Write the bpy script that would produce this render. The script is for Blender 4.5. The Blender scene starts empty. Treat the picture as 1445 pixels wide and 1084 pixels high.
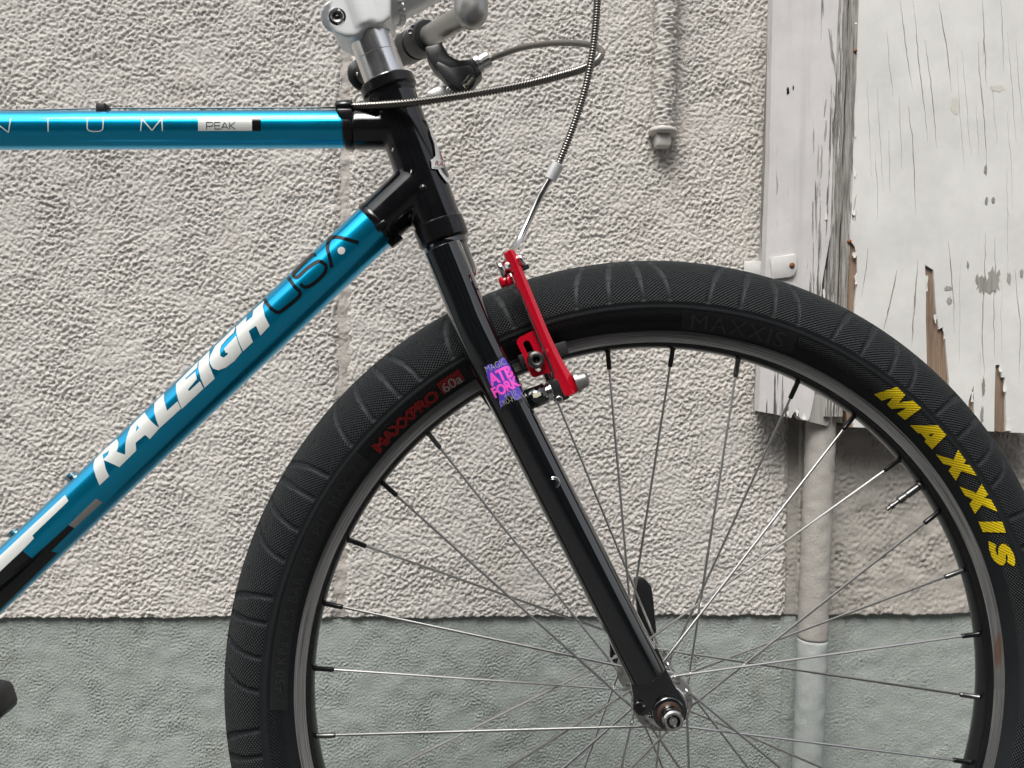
import bpy, bmesh, math, random
import numpy as np
from mathutils import Vector, Matrix
from mathutils.bvhtree import BVHTree
from mathutils.geometry import delaunay_2d_cdt

random.seed(7)
SC = bpy.context.scene
COL = SC.collection
PI = math.pi
V = Vector

# ------------------------------------------------------------------ camera
FPX, PW, PH = 1150.0, 1445.0, 1084.0
CAM_LOC = V((-0.14381115, -0.65055313, 0.5924117))
CAM_ROT = Matrix(((0.999077, -0.013951, -0.040635), (-0.040401, 0.01668, -0.999044), (0.014615, 0.999764, 0.016101)))
cam_d = bpy.data.cameras.new('camera')
cam_d.sensor_fit = 'HORIZONTAL'; cam_d.sensor_width = 36.0
cam_d.lens = 36.0 * FPX / PW
cam_d.clip_start = 0.02; cam_d.clip_end = 200.0
cam = bpy.data.objects.new('camera', cam_d); COL.objects.link(cam)
cam.matrix_world = Matrix.Translation(CAM_LOC) @ CAM_ROT.to_4x4()
SC.camera = cam
# ------------------------------------------------------------------ light: bright overcast, high sun from the front left
SUN_EL, SUN_AZ = math.radians(58), math.radians(205)     # azimuth measured from +Y towards +X
w = bpy.data.worlds.new('World'); SC.world = w; w.use_nodes = True
nt = w.node_tree; nt.nodes.clear()
sky = nt.nodes.new('ShaderNodeTexSky'); sky.sky_type = 'NISHITA'; sky.sun_disc = False
sky.sun_elevation = SUN_EL; sky.sun_rotation = SUN_AZ
sky.air_density = 1.0; sky.dust_density = 4.0; sky.ozone_density = 1.0
hs = nt.nodes.new('ShaderNodeHueSaturation'); hs.inputs['Saturation'].default_value = 0.25
bgn = nt.nodes.new('ShaderNodeBackground'); bgn.inputs['Strength'].default_value = 0.115
wo = nt.nodes.new('ShaderNodeOutputWorld')
nt.links.new(sky.outputs[0], hs.inputs['Color']); nt.links.new(hs.outputs[0], bgn.inputs['Color']); nt.links.new(bgn.outputs[0], wo.inputs['Surface'])
sun_d = bpy.data.lights.new('sun', 'SUN'); sun_d.energy = 1.5; sun_d.angle = math.radians(30); sun_d.color = (1.0, 0.97, 0.93)
sun = bpy.data.objects.new('sun', sun_d); COL.objects.link(sun)
sdir = V((math.sin(SUN_AZ) * math.cos(SUN_EL), math.cos(SUN_AZ) * math.cos(SUN_EL), math.sin(SUN_EL)))
sun.rotation_euler = (-sdir).to_track_quat('-Z', 'Y').to_euler(); sun.location = sdir * 10
SC.view_settings.view_transform = 'Standard'; SC.view_settings.look = 'None'
SC.view_settings.exposure = 0.85; SC.view_settings.gamma = 1.0

# ------------------------------------------------------------------ helpers
def ray(px, py):
    return CAM_ROT @ V(((px - PW / 2) / FPX, -(py - PH / 2) / FPX, -1.0))
def at(px, py, Y=0.0):
    d = ray(px, py)
    return CAM_LOC + d * ((Y - CAM_LOC.y) / d.y)
def scale_at(Y): return FPX / (Y - CAM_LOC.y)
def mesh_obj(name, verts, faces, mat, parent=None, smooth=True, uv=None):
    me = bpy.data.meshes.new(name)
    me.from_pydata([tuple(v) for v in verts], [], [tuple(f) for f in faces])
    me.validate(); me.update()
    if smooth: me.polygons.foreach_set('use_smooth', [True] * len(me.polygons))
    if uv is not None:
        l = me.uv_layers.new(name='UVMap')
        vi = np.empty(len(me.loops), int); me.loops.foreach_get('vertex_index', vi)
        l.data.foreach_set('uv', np.asarray(uv, float)[vi].ravel())
    for m in (mat if isinstance(mat, (list, tuple)) else [mat]): me.materials.append(m)
    o = bpy.data.objects.new(name, me); COL.objects.link(o)
    if parent: o.parent = parent
    return o
def sharp(o, deg=35):
    try:
        o.data.set_sharp_from_angle(angle=math.radians(deg))
    except Exception: pass
    return o
class MB:
    def __init__(s): s.v = []; s.f = []
    def add(s, vf):
        n = len(s.v); s.v += list(vf[0]); s.f += [tuple(i + n for i in f) for f in vf[1]]; return s
    def build(s, name, mat, parent=None, smooth=True, deg=35):
        o = mesh_obj(name, s.v, s.f, mat, parent, smooth)
        return sharp(o, deg) if smooth else o
def frame_of(d):
    d = d.normalized(); a = V((0, 0, 1)) if abs(d.z) < 0.9 else V((1, 0, 0))
    u = d.cross(a).normalized(); return u, d.cross(u).normalized()
def tube(pts, r, seg=16, caps=True, flat=None):
    """sweep; r scalar or list; flat=(normal, factor list/scalar): squash along a fixed normal"""
    n = len(pts); rs = r if hasattr(r, '__len__') else [r] * n
    T = [(pts[min(i + 1, n - 1)] - pts[max(i - 1, 0)]).normalized() for i in range(n)]
    if flat is not None: u = T[0].cross(flat[0]).normalized(); 
    else: u, _ = frame_of(T[0])
    vs = []; fs = []
    for i in range(n):
        if flat is not None: u = T[i].cross(flat[0]).normalized()
        else: u = (u - T[i] * u.dot(T[i])).normalized()
        b = T[i].cross(u)
        k = 1.0 if flat is None else (flat[1][i] if hasattr(flat[1], '__len__') else flat[1])
        for j in range(seg):
            a = 2 * PI * j / seg
            vs.append(pts[i] + u * (rs[i] * math.cos(a)) + b * (rs[i] * k * math.sin(a)))
    for i in range(n - 1):
        for j in range(seg):
            k2 = (j + 1) % seg
            fs.append((i * seg + j, i * seg + k2, (i + 1) * seg + k2, (i + 1) * seg + j))
    if caps:
        fs.append(tuple(range(seg))[::-1]); fs.append(tuple((n - 1) * seg + j for j in range(seg)))
    return vs, fs
def lathe(prof, O, d, seg=40):
    """prof: list of (r, h) along unit d from O; closed at ends"""
    d = d.normalized(); u, b = frame_of(d); vs = []; fs = []
    for r, h in prof:
        for j in range(seg):
            a = 2 * PI * j / seg; vs.append(O + d * h + (u * math.cos(a) + b * math.sin(a)) * r)
    n = len(prof)
    for i in range(n - 1):
        for j in range(seg):
            k = (j + 1) % seg; fs.append((i * seg + j, i * seg + k, (i + 1) * seg + k, (i + 1) * seg + j))
    fs.append(tuple(range(seg))[::-1]); fs.append(tuple((n - 1) * seg + j for j in range(seg)))
    return vs, fs
def catmull(P, sub=8):
    P = [V(p) for p in P]; Q = [P[0] * 2 - P[1]] + P + [P[-1] * 2 - P[-2]]; out = []
    for i in range(1, len(Q) - 2):
        for k in range(sub):
            t = k / sub; a, b, c, d = Q[i - 1], Q[i], Q[i + 1], Q[i + 2]
            out.append(0.5 * ((2 * b) + (c - a) * t + (2 * a - 5 * b + 4 * c - d) * t * t + (3 * b - a - 3 * c + d) * t ** 3))
    out.append(P[-1]); return out
def resample(P, step):
    d = [0.0]
    for a, b in zip(P, P[1:]): d.append(d[-1] + (b - a).length)
    n = max(2, int(d[-1] / step)); out = []; j = 0
    for i in range(n + 1):
        s = d[-1] * i / n
        while j < len(d) - 2 and d[j + 1] < s: j += 1
        t = (s - d[j]) / max(1e-9, d[j + 1] - d[j]); out.append(P[j].lerp(P[j + 1], t))
    return out
def cdt(outer, holes=(), extra=()):
    vs = []; es = []
    for loop in [outer] + list(holes):
        b = len(vs); n = len(loop); vs += [V((p[0], p[1])) for p in loop]; es += [(b + i, b + (i + 1) % n) for i in range(n)]
    vs += [V(p) for p in extra]
    r = delaunay_2d_cdt(vs, es, [], 0, 1e-6)
    P = [tuple(v) for v in r[0]]
    def inside(p, lp):
        c = False; n = len(lp)
        for i in range(n):
            a, b = lp[i], lp[(i + 1) % n]
            if (a[1] > p[1]) != (b[1] > p[1]) and p[0] < (b[0] - a[0]) * (p[1] - a[1]) / (b[1] - a[1]) + a[0]: c = not c
        return c
    F = []
    for f in r[2]:
        c = (sum(P[i][0] for i in f) / len(f), sum(P[i][1] for i in f) / len(f))
        if inside(c, outer) and not any(inside(c, h) for h in holes): F.append(tuple(f))
    return P, F
def plate(P, F, front, depth):
    """2d triangulation -> solid. front(p)->point; depth: vector"""
    vs = [front(p) for p in P]; n = len(vs); vs += [v + depth for v in vs]
    fs = []; cnt = {}
    for f in F:
        for i in range(len(f)):
            e = (f[i], f[(i + 1) % len(f)]); cnt[e] = cnt.get(e, 0) + 1
    for f in F: fs.append(tuple(f)); fs.append(tuple(i + n for i in reversed(f)))
    for (a, b) in cnt:
        if (b, a) not in cnt: fs.append((b, a, a + n, b + n))
    return vs, fs
def bevel(o, w, seg=2, ang=30):
    bm = bmesh.new(); bm.from_mesh(o.data); bm.normal_update()
    bmesh.ops.remove_doubles(bm, verts=bm.verts, dist=1e-6)
    bmesh.ops.recalc_face_normals(bm, faces=bm.faces)
    es = [e for e in bm.edges if len(e.link_faces) == 2 and e.calc_face_angle(0) > math.radians(ang)]
    bmesh.ops.bevel(bm, geom=es, offset=w, segments=seg, affect='EDGES', profile=0.5, clamp_overlap=True)
    bm.to_mesh(o.data); bm.free()
    o.data.polygons.foreach_set('use_smooth', [True] * len(o.data.polygons)); sharp(o, 40)
    return o
def px_prism(name, poly, Y, th, mat, parent, holes=(), bev=0.0, smooth=True):
    P, F = cdt(poly, holes)
    o = mesh_obj(name, *plate(P, F, lambda p: at(p[0], p[1], Y), V((0, th, 0))), mat, parent, smooth)
    # dissolve the flat caps so that the bevel runs round the outline only
    bm = bmesh.new(); bm.from_mesh(o.data)
    bmesh.ops.recalc_face_normals(bm, faces=bm.faces)
    if not holes: bmesh.ops.dissolve_limit(bm, angle_limit=0.02, verts=bm.verts, edges=bm.edges)
    bm.to_mesh(o.data); bm.free()
    if bev: bevel(o, bev)
    else: sharp(o, 30)
    return o
def circ(cx, cy, r, n=20, ry=None): return [(cx + r * math.cos(2 * PI * i / n), cy + (ry or r) * math.sin(2 * PI * i / n)) for i in range(n)]
def box(c, ux, uy, uz, sx, sy, sz):
    vs = [c + ux * (sx * a) + uy * (sy * b) + uz * (sz * d) for a in (-.5, .5) for b in (-.5, .5) for d in (-.5, .5)]
    return vs, [(0, 1, 3, 2), (4, 6, 7, 5), (0, 4, 5, 1), (2, 3, 7, 6), (0, 2, 6, 4), (1, 5, 7, 3)]
def fuse(name, parts, vox, it, mat, parent, adapt=0):
    mb = MB()
    for p in parts: mb.add(p)
    o = mesh_obj('tmp', mb.v, mb.f, mat)
    m = o.modifiers.new('r', 'REMESH'); m.mode = 'VOXEL'; m.voxel_size = vox
    s = o.modifiers.new('s', 'SMOOTH'); s.factor = 0.5; s.iterations = it
    dg = bpy.context.evaluated_depsgraph_get(); dg.update()
    me = bpy.data.meshes.new_from_object(o.evaluated_get(dg)); me.name = name
    bpy.data.objects.remove(o)
    me.polygons.foreach_set('use_smooth', [True] * len(me.polygons))
    if not me.materials: me.materials.append(mat)
    q = bpy.data.objects.new(name, me); COL.objects.link(q); q.parent = parent
    return q
_tx = {}
def text2d(s, bold=0.0, space=1.0):
    """triangulated outline of a string, baseline at 0, cap height 1, starting at x=0"""
    k = (s, bold, space)
    if k in _tx: return _tx[k]
    c = bpy.data.curves.new('t', 'FONT'); c.body = s; c.size = 1.0; c.offset = bold; c.space_character = space; c.resolution_u = 3
    o = bpy.data.objects.new('t', c); COL.objects.link(o)
    dg = bpy.context.evaluated_depsgraph_get(); dg.update()
    me = bpy.data.meshes.new_from_object(o.evaluated_get(dg))
    vs = [(v.co.x, v.co.y) for v in me.vertices]; fs = [tuple(p.vertices) for p in me.polygons]
    bpy.data.objects.remove(o); bpy.data.meshes.remove(me)
    x0 = min(v[0] for v in vs); x1 = max(v[0] for v in vs); H = 0.69
    out = ([((v[0] - x0) / (x1 - x0), v[1] / H) for v in vs], fs)
    _tx[k] = out; return out
def px_text(s, x0, y0, x1, y1, h, bold=0.0, space=1.0, shear=0.0):
    """string whose baseline runs from (x0,y0) to (x1,y1) in photo pixels, cap height h"""
    vs, fs = text2d(s, bold, space); d = V((x1 - x0, y1 - y0)); n = V((d.y, -d.x)).normalized()
    return [(x0 + d.x * (v[0] + shear * v[1]) + n.x * h * v[1], y0 + d.y * (v[0] + shear * v[1]) + n.y * h * v[1]) for v in vs], fs
def arc_text(s, c, r, a0, a1, h, bold=0.0, space=1.0):
    vs, fs = text2d(s, bold, space); out = []
    for v in vs:
        a = math.radians(a0 + (a1 - a0) * v[0]); R = r + h * v[1]
        out.append((c[0] + R * math.cos(a), c[1] - R * math.sin(a)))
    return out, fs
def ribbon(P, wd):
    P = [V(p) for p in P]; n = len(P); vs = []
    for i in range(n):
        t = (P[min(i + 1, n - 1)] - P[max(i - 1, 0)]).normalized(); q = V((-t.y, t.x)) * (wd / 2)
        vs += [tuple(P[i] + q), tuple(P[i] - q)]
    return vs, [(2 * i, 2 * i + 1, 2 * i + 3, 2 * i + 2) for i in range(n - 1)]
def smooth2d(P, sub=5):
    return [(p.x, p.y) for p in catmull([V((a, b, 0)) for a, b in P], sub)]
def join2d(L):
    vs = []; fs = []
    for a, b in L:
        n = len(vs); vs += list(a); fs += [tuple(i + n for i in f) for f in b]
    return vs, fs
def tf(poly, ox, oy, k): return [(ox + x * k, oy + y * k) for x, y in poly]
class Target:
    def __init__(s, o):
        me = o.data
        s.b = BVHTree.FromPolygons([v.co.copy() for v in me.vertices], [tuple(p.vertices) for p in me.polygons])
def decal(name, shape, targets, off, mat, parent, maxlen=4.0, uvfun=None):
    """flat print or low relief: a shape given in photo pixels, laid onto the real surface(s) it is printed on"""
    P, F = shape
    bm = bmesh.new(); bv = [bm.verts.new((p[0], p[1], 0)) for p in P]
    for f in F:
        try: bm.faces.new([bv[i] for i in f])
        except ValueError: pass
    bmesh.ops.triangulate(bm, faces=bm.faces)
    for _ in range(6):
        es = [e for e in bm.edges if e.calc_length() > maxlen]
        if not es: break
        bmesh.ops.subdivide_edges(bm, edges=es, cuts=1)
        bmesh.ops.triangulate(bm, faces=[f for f in bm.faces if len(f.verts) > 3])
    tg = targets if isinstance(targets, (list, tuple)) else [targets]
    for v in bm.verts:
        d = ray(v.co.x, v.co.y).normalized(); best = None
        for t in tg:
            h = t.b.ray_cast(CAM_LOC, d)
            if h[0] is not None and (best is None or h[3] < best[3]): best = h
        if best is None:
            q = CAM_LOC + d * ((0 - CAM_LOC.y) / d.y)
            best = min((t.b.find_nearest(q) for t in tg), key=lambda h: h[3])
        nrm = best[1]
        if nrm.dot(d) > 0 and nrm.dot(d) > 0.2: nrm = -nrm
        v.co = best[0] + nrm * off
    bmesh.ops.recalc_face_normals(bm, faces=bm.faces)
    me = bpy.data.meshes.new(name); bm.to_mesh(me); bm.free()
    me.polygons.foreach_set('use_smooth', [True] * len(me.polygons))
    me.materials.append(mat)
    if uvfun:
        l = me.uv_layers.new(name='UVMap')
        for lp in me.loops: l.data[lp.index].uv = uvfun(me.vertices[lp.vertex_index].co)
    o = bpy.data.objects.new(name, me); COL.objects.link(o); o.parent = parent
    return o
def thing(name, label, cat, loc=(0, 0, 0)):
    o = bpy.data.objects.new(name, None); COL.objects.link(o); o.location = loc; o['label'] = label; o['category'] = cat
    o.empty_display_size = 0.05
    return o

# ------------------------------------------------------------------ materials
def new_mat(name):
    m = bpy.data.materials.new(name); m.use_nodes = True
    return m, m.node_tree, m.node_tree.nodes['Principled BSDF']
def N(nt, t, **kw):
    n = nt.nodes.new(t)
    for k, v in kw.items():
        if k.startswith('i_'): n.inputs[k[2:].replace('_', ' ')].default_value = v
        else: setattr(n, k, v)
    return n
def simple(name, col, rough=0.5, metal=0.0, coat=0.0, coat_r=0.05, var=0.0, vscale=60.0, bump=0.0, bscale=300.0, rvar=0.0, spec=0.5, stretch=None):
    m, nt, b = new_mat(name)
    b.inputs['Base Color'].default_value = (*col, 1); b.inputs['Roughness'].default_value = rough
    b.inputs['Metallic'].default_value = metal; b.inputs['Coat Weight'].default_value = coat; b.inputs['Coat Roughness'].default_value = coat_r
    b.inputs['Specular IOR Level'].default_value = spec
    tc = N(nt, 'ShaderNodeTexCoord'); src = tc.outputs['Object']
    if stretch:
        mp = N(nt, 'ShaderNodeMapping'); mp.inputs['Scale'].default_value = stretch; nt.links.new(src, mp.inputs['Vector']); src = mp.outputs[0]
    if var or rvar:
        n = N(nt, 'ShaderNodeTexNoise', i_Scale=vscale, i_Detail=5.0); nt.links.new(src, n.inputs['Vector'])
    if var:
        mx = N(nt, 'ShaderNodeMix', data_type='RGBA')
        mx.inputs['A'].default_value = (*[c * (1 - var) for c in col], 1); mx.inputs['B'].default_value = (*[min(1, c * (1 + var)) for c in col], 1)
        nt.links.new(n.outputs['Fac'], mx.inputs['Factor']); nt.links.new(mx.outputs['Result'], b.inputs['Base Color'])
    if rvar:
        mr = N(nt, 'ShaderNodeMapRange'); mr.inputs['To Min'].default_value = max(0.02, rough - rvar); mr.inputs['To Max'].default_value = min(1, rough + rvar)
        mr.inputs['From Min'].default_value = 0.3; mr.inputs['From Max'].default_value = 0.7
        nt.links.new(n.outputs['Fac'], mr.inputs['Value']); nt.links.new(mr.outputs[0], b.inputs['Roughness'])
    if bump:
        n2 = N(nt, 'ShaderNodeTexNoise', i_Scale=bscale, i_Detail=4.0); nt.links.new(src, n2.inputs['Vector'])
        bp = N(nt, 'ShaderNodeBump', i_Strength=1.0, i_Distance=bump); nt.links.new(n2.outputs['Fac'], bp.inputs['Height']); nt.links.new(bp.outputs[0], b.inputs['Normal'])
    return m
M = {}
M['cyan'] = simple('turquoise_metallic_paint', (0.0, 0.46, 0.80), rough=0.24, metal=0.90, coat=0.7, coat_r=0.04, bump=0.00002, bscale=3000, rvar=0.05, vscale=20)
M['black_gloss'] = simple('black_gloss_paint', (0.003, 0.004, 0.005), rough=0.06, rvar=0.02, vscale=40, spec=0.8, coat=1.0, coat_r=0.02)
M['black_worn'] = simple('worn_black_paint', (0.004, 0.004, 0.005), rough=0.15, coat=0.5, coat_r=0.05, rvar=0.07, vscale=90, bump=0.00003, bscale=260, var=0.4)
M['black_satin'] = simple('black_satin_metal', (0.006, 0.006, 0.007), rough=0.18, rvar=0.08, vscale=80)
M['black_plastic'] = simple('black_plastic', (0.011, 0.012, 0.013), rough=0.42, bump=0.00005, bscale=1500, rvar=0.06)
M['silver'] = simple('polished_aluminium', (0.80, 0.80, 0.795), rough=0.20, metal=1.0, rvar=0.06, vscale=50, bump=0.00002, bscale=900)
M['silver_paint'] = simple('silver_painted_aluminium', (0.72, 0.735, 0.735), rough=0.36, metal=0.35, var=0.06, vscale=900, bump=0.00003, bscale=1800)
M['grey_metal'] = simple('grey_anodised_bar', (0.38, 0.375, 0.36), rough=0.34, metal=0.75, rvar=0.06)
M['chrome'] = simple('stainless_steel', (0.70, 0.69, 0.67), rough=0.15, metal=1.0, rvar=0.06, vscale=120)
M['spoke'] = simple('stainless_spoke', (0.60, 0.60, 0.585), rough=0.3, metal=1.0)
M['dark_steel'] = simple('dark_steel', (0.16, 0.16, 0.16), rough=0.35, metal=1.0, rvar=0.1, vscale=200)
M['coil'] = simple('coiled_steel', (0.20, 0.19, 0.175), rough=0.25, metal=1.0, rvar=0.08)
M['sheath'] = simple('grey_brown_sheath', (0.17, 0.16, 0.145), rough=0.35, metal=0.3)
M['red'] = simple('red_anodised_metal', (0.62, 0.004, 0.022), rough=0.2, metal=0.25, coat=0.5, coat_r=0.08, rvar=0.05)
M['rust'] = simple('rusty_washer', (0.075, 0.042, 0.03), rough=0.6, metal=0.5, var=0.6, vscale=400)
M['pad'] = simple('brake_pad_rubber', (0.014, 0.014, 0.015), rough=0.6, bump=0.0001, bscale=900)
M['white_print'] = simple('silver_white_decal', (0.74, 0.755, 0.72), rough=0.32, metal=0.25, coat=0.3)
M['grey_print'] = simple('grey_silver_decal', (0.52, 0.52, 0.49), rough=0.3, metal=0.5, coat=0.3)
M['black_print'] = simple('black_decal', (0.006, 0.007, 0.008), rough=0.14, coat=0.3)
M['purple'] = simple('purple_print', (0.085, 0.055, 0.46), rough=0.3, coat=0.3)
M['pink'] = simple('pink_print', (0.95, 0.10, 0.62), rough=0.3, coat=0.3)
M['pale_line'] = simple('pale_yellow_print', (0.50, 0.48, 0.36), rough=0.35)
M['wine'] = simple('wine_red_print', (0.25, 0.015, 0.03), rough=0.35)

def knurl(nt, pitch, dist, b, amt=None):
    """crossed fine ribs moulded in the rubber, in metres along UV"""
    uv = N(nt, 'ShaderNodeUVMap'); sp = N(nt, 'ShaderNodeSeparateXYZ'); nt.links.new(uv.outputs[0], sp.inputs[0])
    k = 2 * PI / pitch; outs = []
    for sgn, ratio in ((1, 0.85), (-1, 0.85)):
        a = N(nt, 'ShaderNodeMath', operation='MULTIPLY'); a.inputs[1].default_value = k * ratio * 0.7; nt.links.new(sp.outputs['X'], a.inputs[0])
        c = N(nt, 'ShaderNodeMath', operation='MULTIPLY_ADD'); c.inputs[1].default_value = sgn * k * 0.8; nt.links.new(sp.outputs['Y'], c.inputs[0]); nt.links.new(a.outputs[0], c.inputs[2])
        s = N(nt, 'ShaderNodeMath', operation='SINE'); nt.links.new(c.outputs[0], s.inputs[0]); outs.append(s)
    w2 = N(nt, 'ShaderNodeMath', operation='MULTIPLY'); w2.inputs[1].default_value = 0.45; nt.links.new(outs[1].outputs[0], w2.inputs[0])
    ad = N(nt, 'ShaderNodeMath', operation='ADD'); nt.links.new(outs[0].outputs[0], ad.inputs[0]); nt.links.new(w2.outputs[0], ad.inputs[1])
    h = ad.outputs[0]
    if amt:
        at_ = N(nt, 'ShaderNodeAttribute', attribute_name=amt); mu = N(nt, 'ShaderNodeMath', operation='MULTIPLY')
        nt.links.new(h, mu.inputs[0]); nt.links.new(at_.outputs['Fac'], mu.inputs[1]); h = mu.outputs[0]
    bp = N(nt, 'ShaderNodeBump', i_Strength=1.0, i_Distance=dist); nt.links.new(h, bp.inputs['Height']); nt.links.new(bp.outputs[0], b.inputs['Normal'])
    return h
def rubber(name, col, rough, dist, amt=None, weave=0.0):
    m, nt, b = new_mat(name); b.inputs['Roughness'].default_value = rough; b.inputs['Base Color'].default_value = (*col, 1); b.inputs['Specular IOR Level'].default_value = 0.35
    h = knurl(nt, 0.0019, dist, b, amt)
    tc = N(nt, 'ShaderNodeTexCoord'); n = N(nt, 'ShaderNodeTexNoise', i_Scale=45.0, i_Detail=6.0); nt.links.new(tc.outputs['Object'], n.inputs['Vector'])
    mx = N(nt, 'ShaderNodeMix', data_type='RGBA'); mx.inputs['A'].default_value = (*[c * 0.8 for c in col], 1); mx.inputs['B'].default_value = (*[min(1, c * 1.3) for c in col], 1)
    nt.links.new(n.outputs['Fac'], mx.inputs['Factor'])
    out = mx.outputs['Result']
    if weave:
        mr = N(nt, 'ShaderNodeMapRange'); mr.inputs['From Min'].default_value = -0.9; mr.inputs['From Max'].default_value = -0.2; mr.inputs['To Min'].default_value = weave; mr.inputs['To Max'].default_value = 1.0
        nt.links.new(h, mr.inputs['Value'])
        m2 = N(nt, 'ShaderNodeMix', data_type='RGBA', blend_type='MULTIPLY'); m2.inputs['Factor'].default_value = 1.0
        nt.links.new(out, m2.inputs['A']); nt.links.new(mr.outputs[0], m2.inputs['B']); out = m2.outputs['Result']
    nt.links.new(out, b.inputs['Base Color'])
    return m
M['rubber'] = rubber('tyre_rubber', (0.0088, 0.0110, 0.0125), 0.62, 0.00048, 'knurl')
M['rubber_plain'] = simple('smooth_tyre_rubber', (0.013, 0.0145, 0.0155), rough=0.55, bump=0.00006, bscale=900)
M['rubber_letter'] = simple('moulded_rubber_lettering', (0.042, 0.045, 0.046), rough=0.40)
M['yellow'] = rubber('yellow_tyre_print', (0.88, 0.60, 0.006), 0.55, 0.00010, None, 0.84)
M['tyre_red'] = rubber('red_tyre_print', (0.46, 0.018, 0.018), 0.55, 0.00022, None, 0.35)
M['tyre_white'] = rubber('white_tyre_print', (0.62, 0.55, 0.52), 0.55, 0.00022, None, 0.45)
M['tyre_green'] = rubber('dull_green_tyre_print', (0.028, 0.040, 0.034), 0.55, 0.0002, None, 0.4)

def track_mat():
    m, nt, b = new_mat('worn_brake_track'); b.inputs['Metallic'].default_value = 0.55
    uv = N(nt, 'ShaderNodeUVMap'); mp = N(nt, 'ShaderNodeMapping'); mp.inputs['Scale'].default_value = (9.0, 1500.0, 1.0); nt.links.new(uv.outputs[0], mp.inputs[0])
    n = N(nt, 'ShaderNodeTexNoise', i_Scale=1.0, i_Detail=5.0, i_Roughness=0.65); nt.links.new(mp.outputs[0], n.inputs['Vector'])
    cr = N(nt, 'ShaderNodeValToRGB'); e = cr.color_ramp.elements; e[0].position = 0.34; e[0].color = (0.05, 0.051, 0.051, 1); e[1].position = 0.72; e[1].color = (0.50, 0.50, 0.49, 1)
    nt.links.new(n.outputs['Fac'], cr.inputs[0]); nt.links.new(cr.outputs[0], b.inputs['Base Color'])
    b.inputs['Roughness'].default_value = 0.34
    bp = N(nt, 'ShaderNodeBump', i_Strength=1.0, i_Distance=0.00018); nt.links.new(n.outputs['Fac'], bp.inputs['Height']); nt.links.new(bp.outputs[0], b.inputs['Normal'])
    # a rubbed, copper coloured patch low on the front of the rim
    tc = N(nt, 'ShaderNodeTexCoord'); mp2 = N(nt, 'ShaderNodeMapping', vector_type='TEXTURE'); p = at(1408, 918, -0.0113)
    mp2.inputs['Location'].default_value = p; mp2.inputs['Scale'].default_value = (0.0045, 0.02, 0.021)
    nt.links.new(tc.outputs['Object'], mp2.inputs[0]); ln = N(nt, 'ShaderNodeVectorMath', operation='LENGTH'); nt.links.new(mp2.outputs[0], ln.inputs[0])
    ad = N(nt, 'ShaderNodeMath', operation='ADD'); nt.links.new(ln.outputs['Value'], ad.inputs[0]); nt.links.new(n.outputs['Fac'], ad.inputs[1])
    mr = N(nt, 'ShaderNodeMapRange'); mr.inputs['From Min'].default_value = 1.05; mr.inputs['From Max'].default_value = 1.35; mr.inputs['To Min'].default_value = 0.8; mr.inputs['To Max'].default_value = 0.0
    nt.links.new(ad.outputs[0], mr.inputs['Value']); mx = N(nt, 'ShaderNodeMix', data_type='RGBA'); mx.inputs['B'].default_value = (0.22, 0.115, 0.07, 1)
    nt.links.new(mr.outputs[0], mx.inputs['Factor']); nt.links.new(cr.outputs[0], mx.inputs['A']); nt.links.new(mx.outputs['Result'], b.inputs['Base Color'])
    return m
M['track'] = track_mat()

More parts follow.
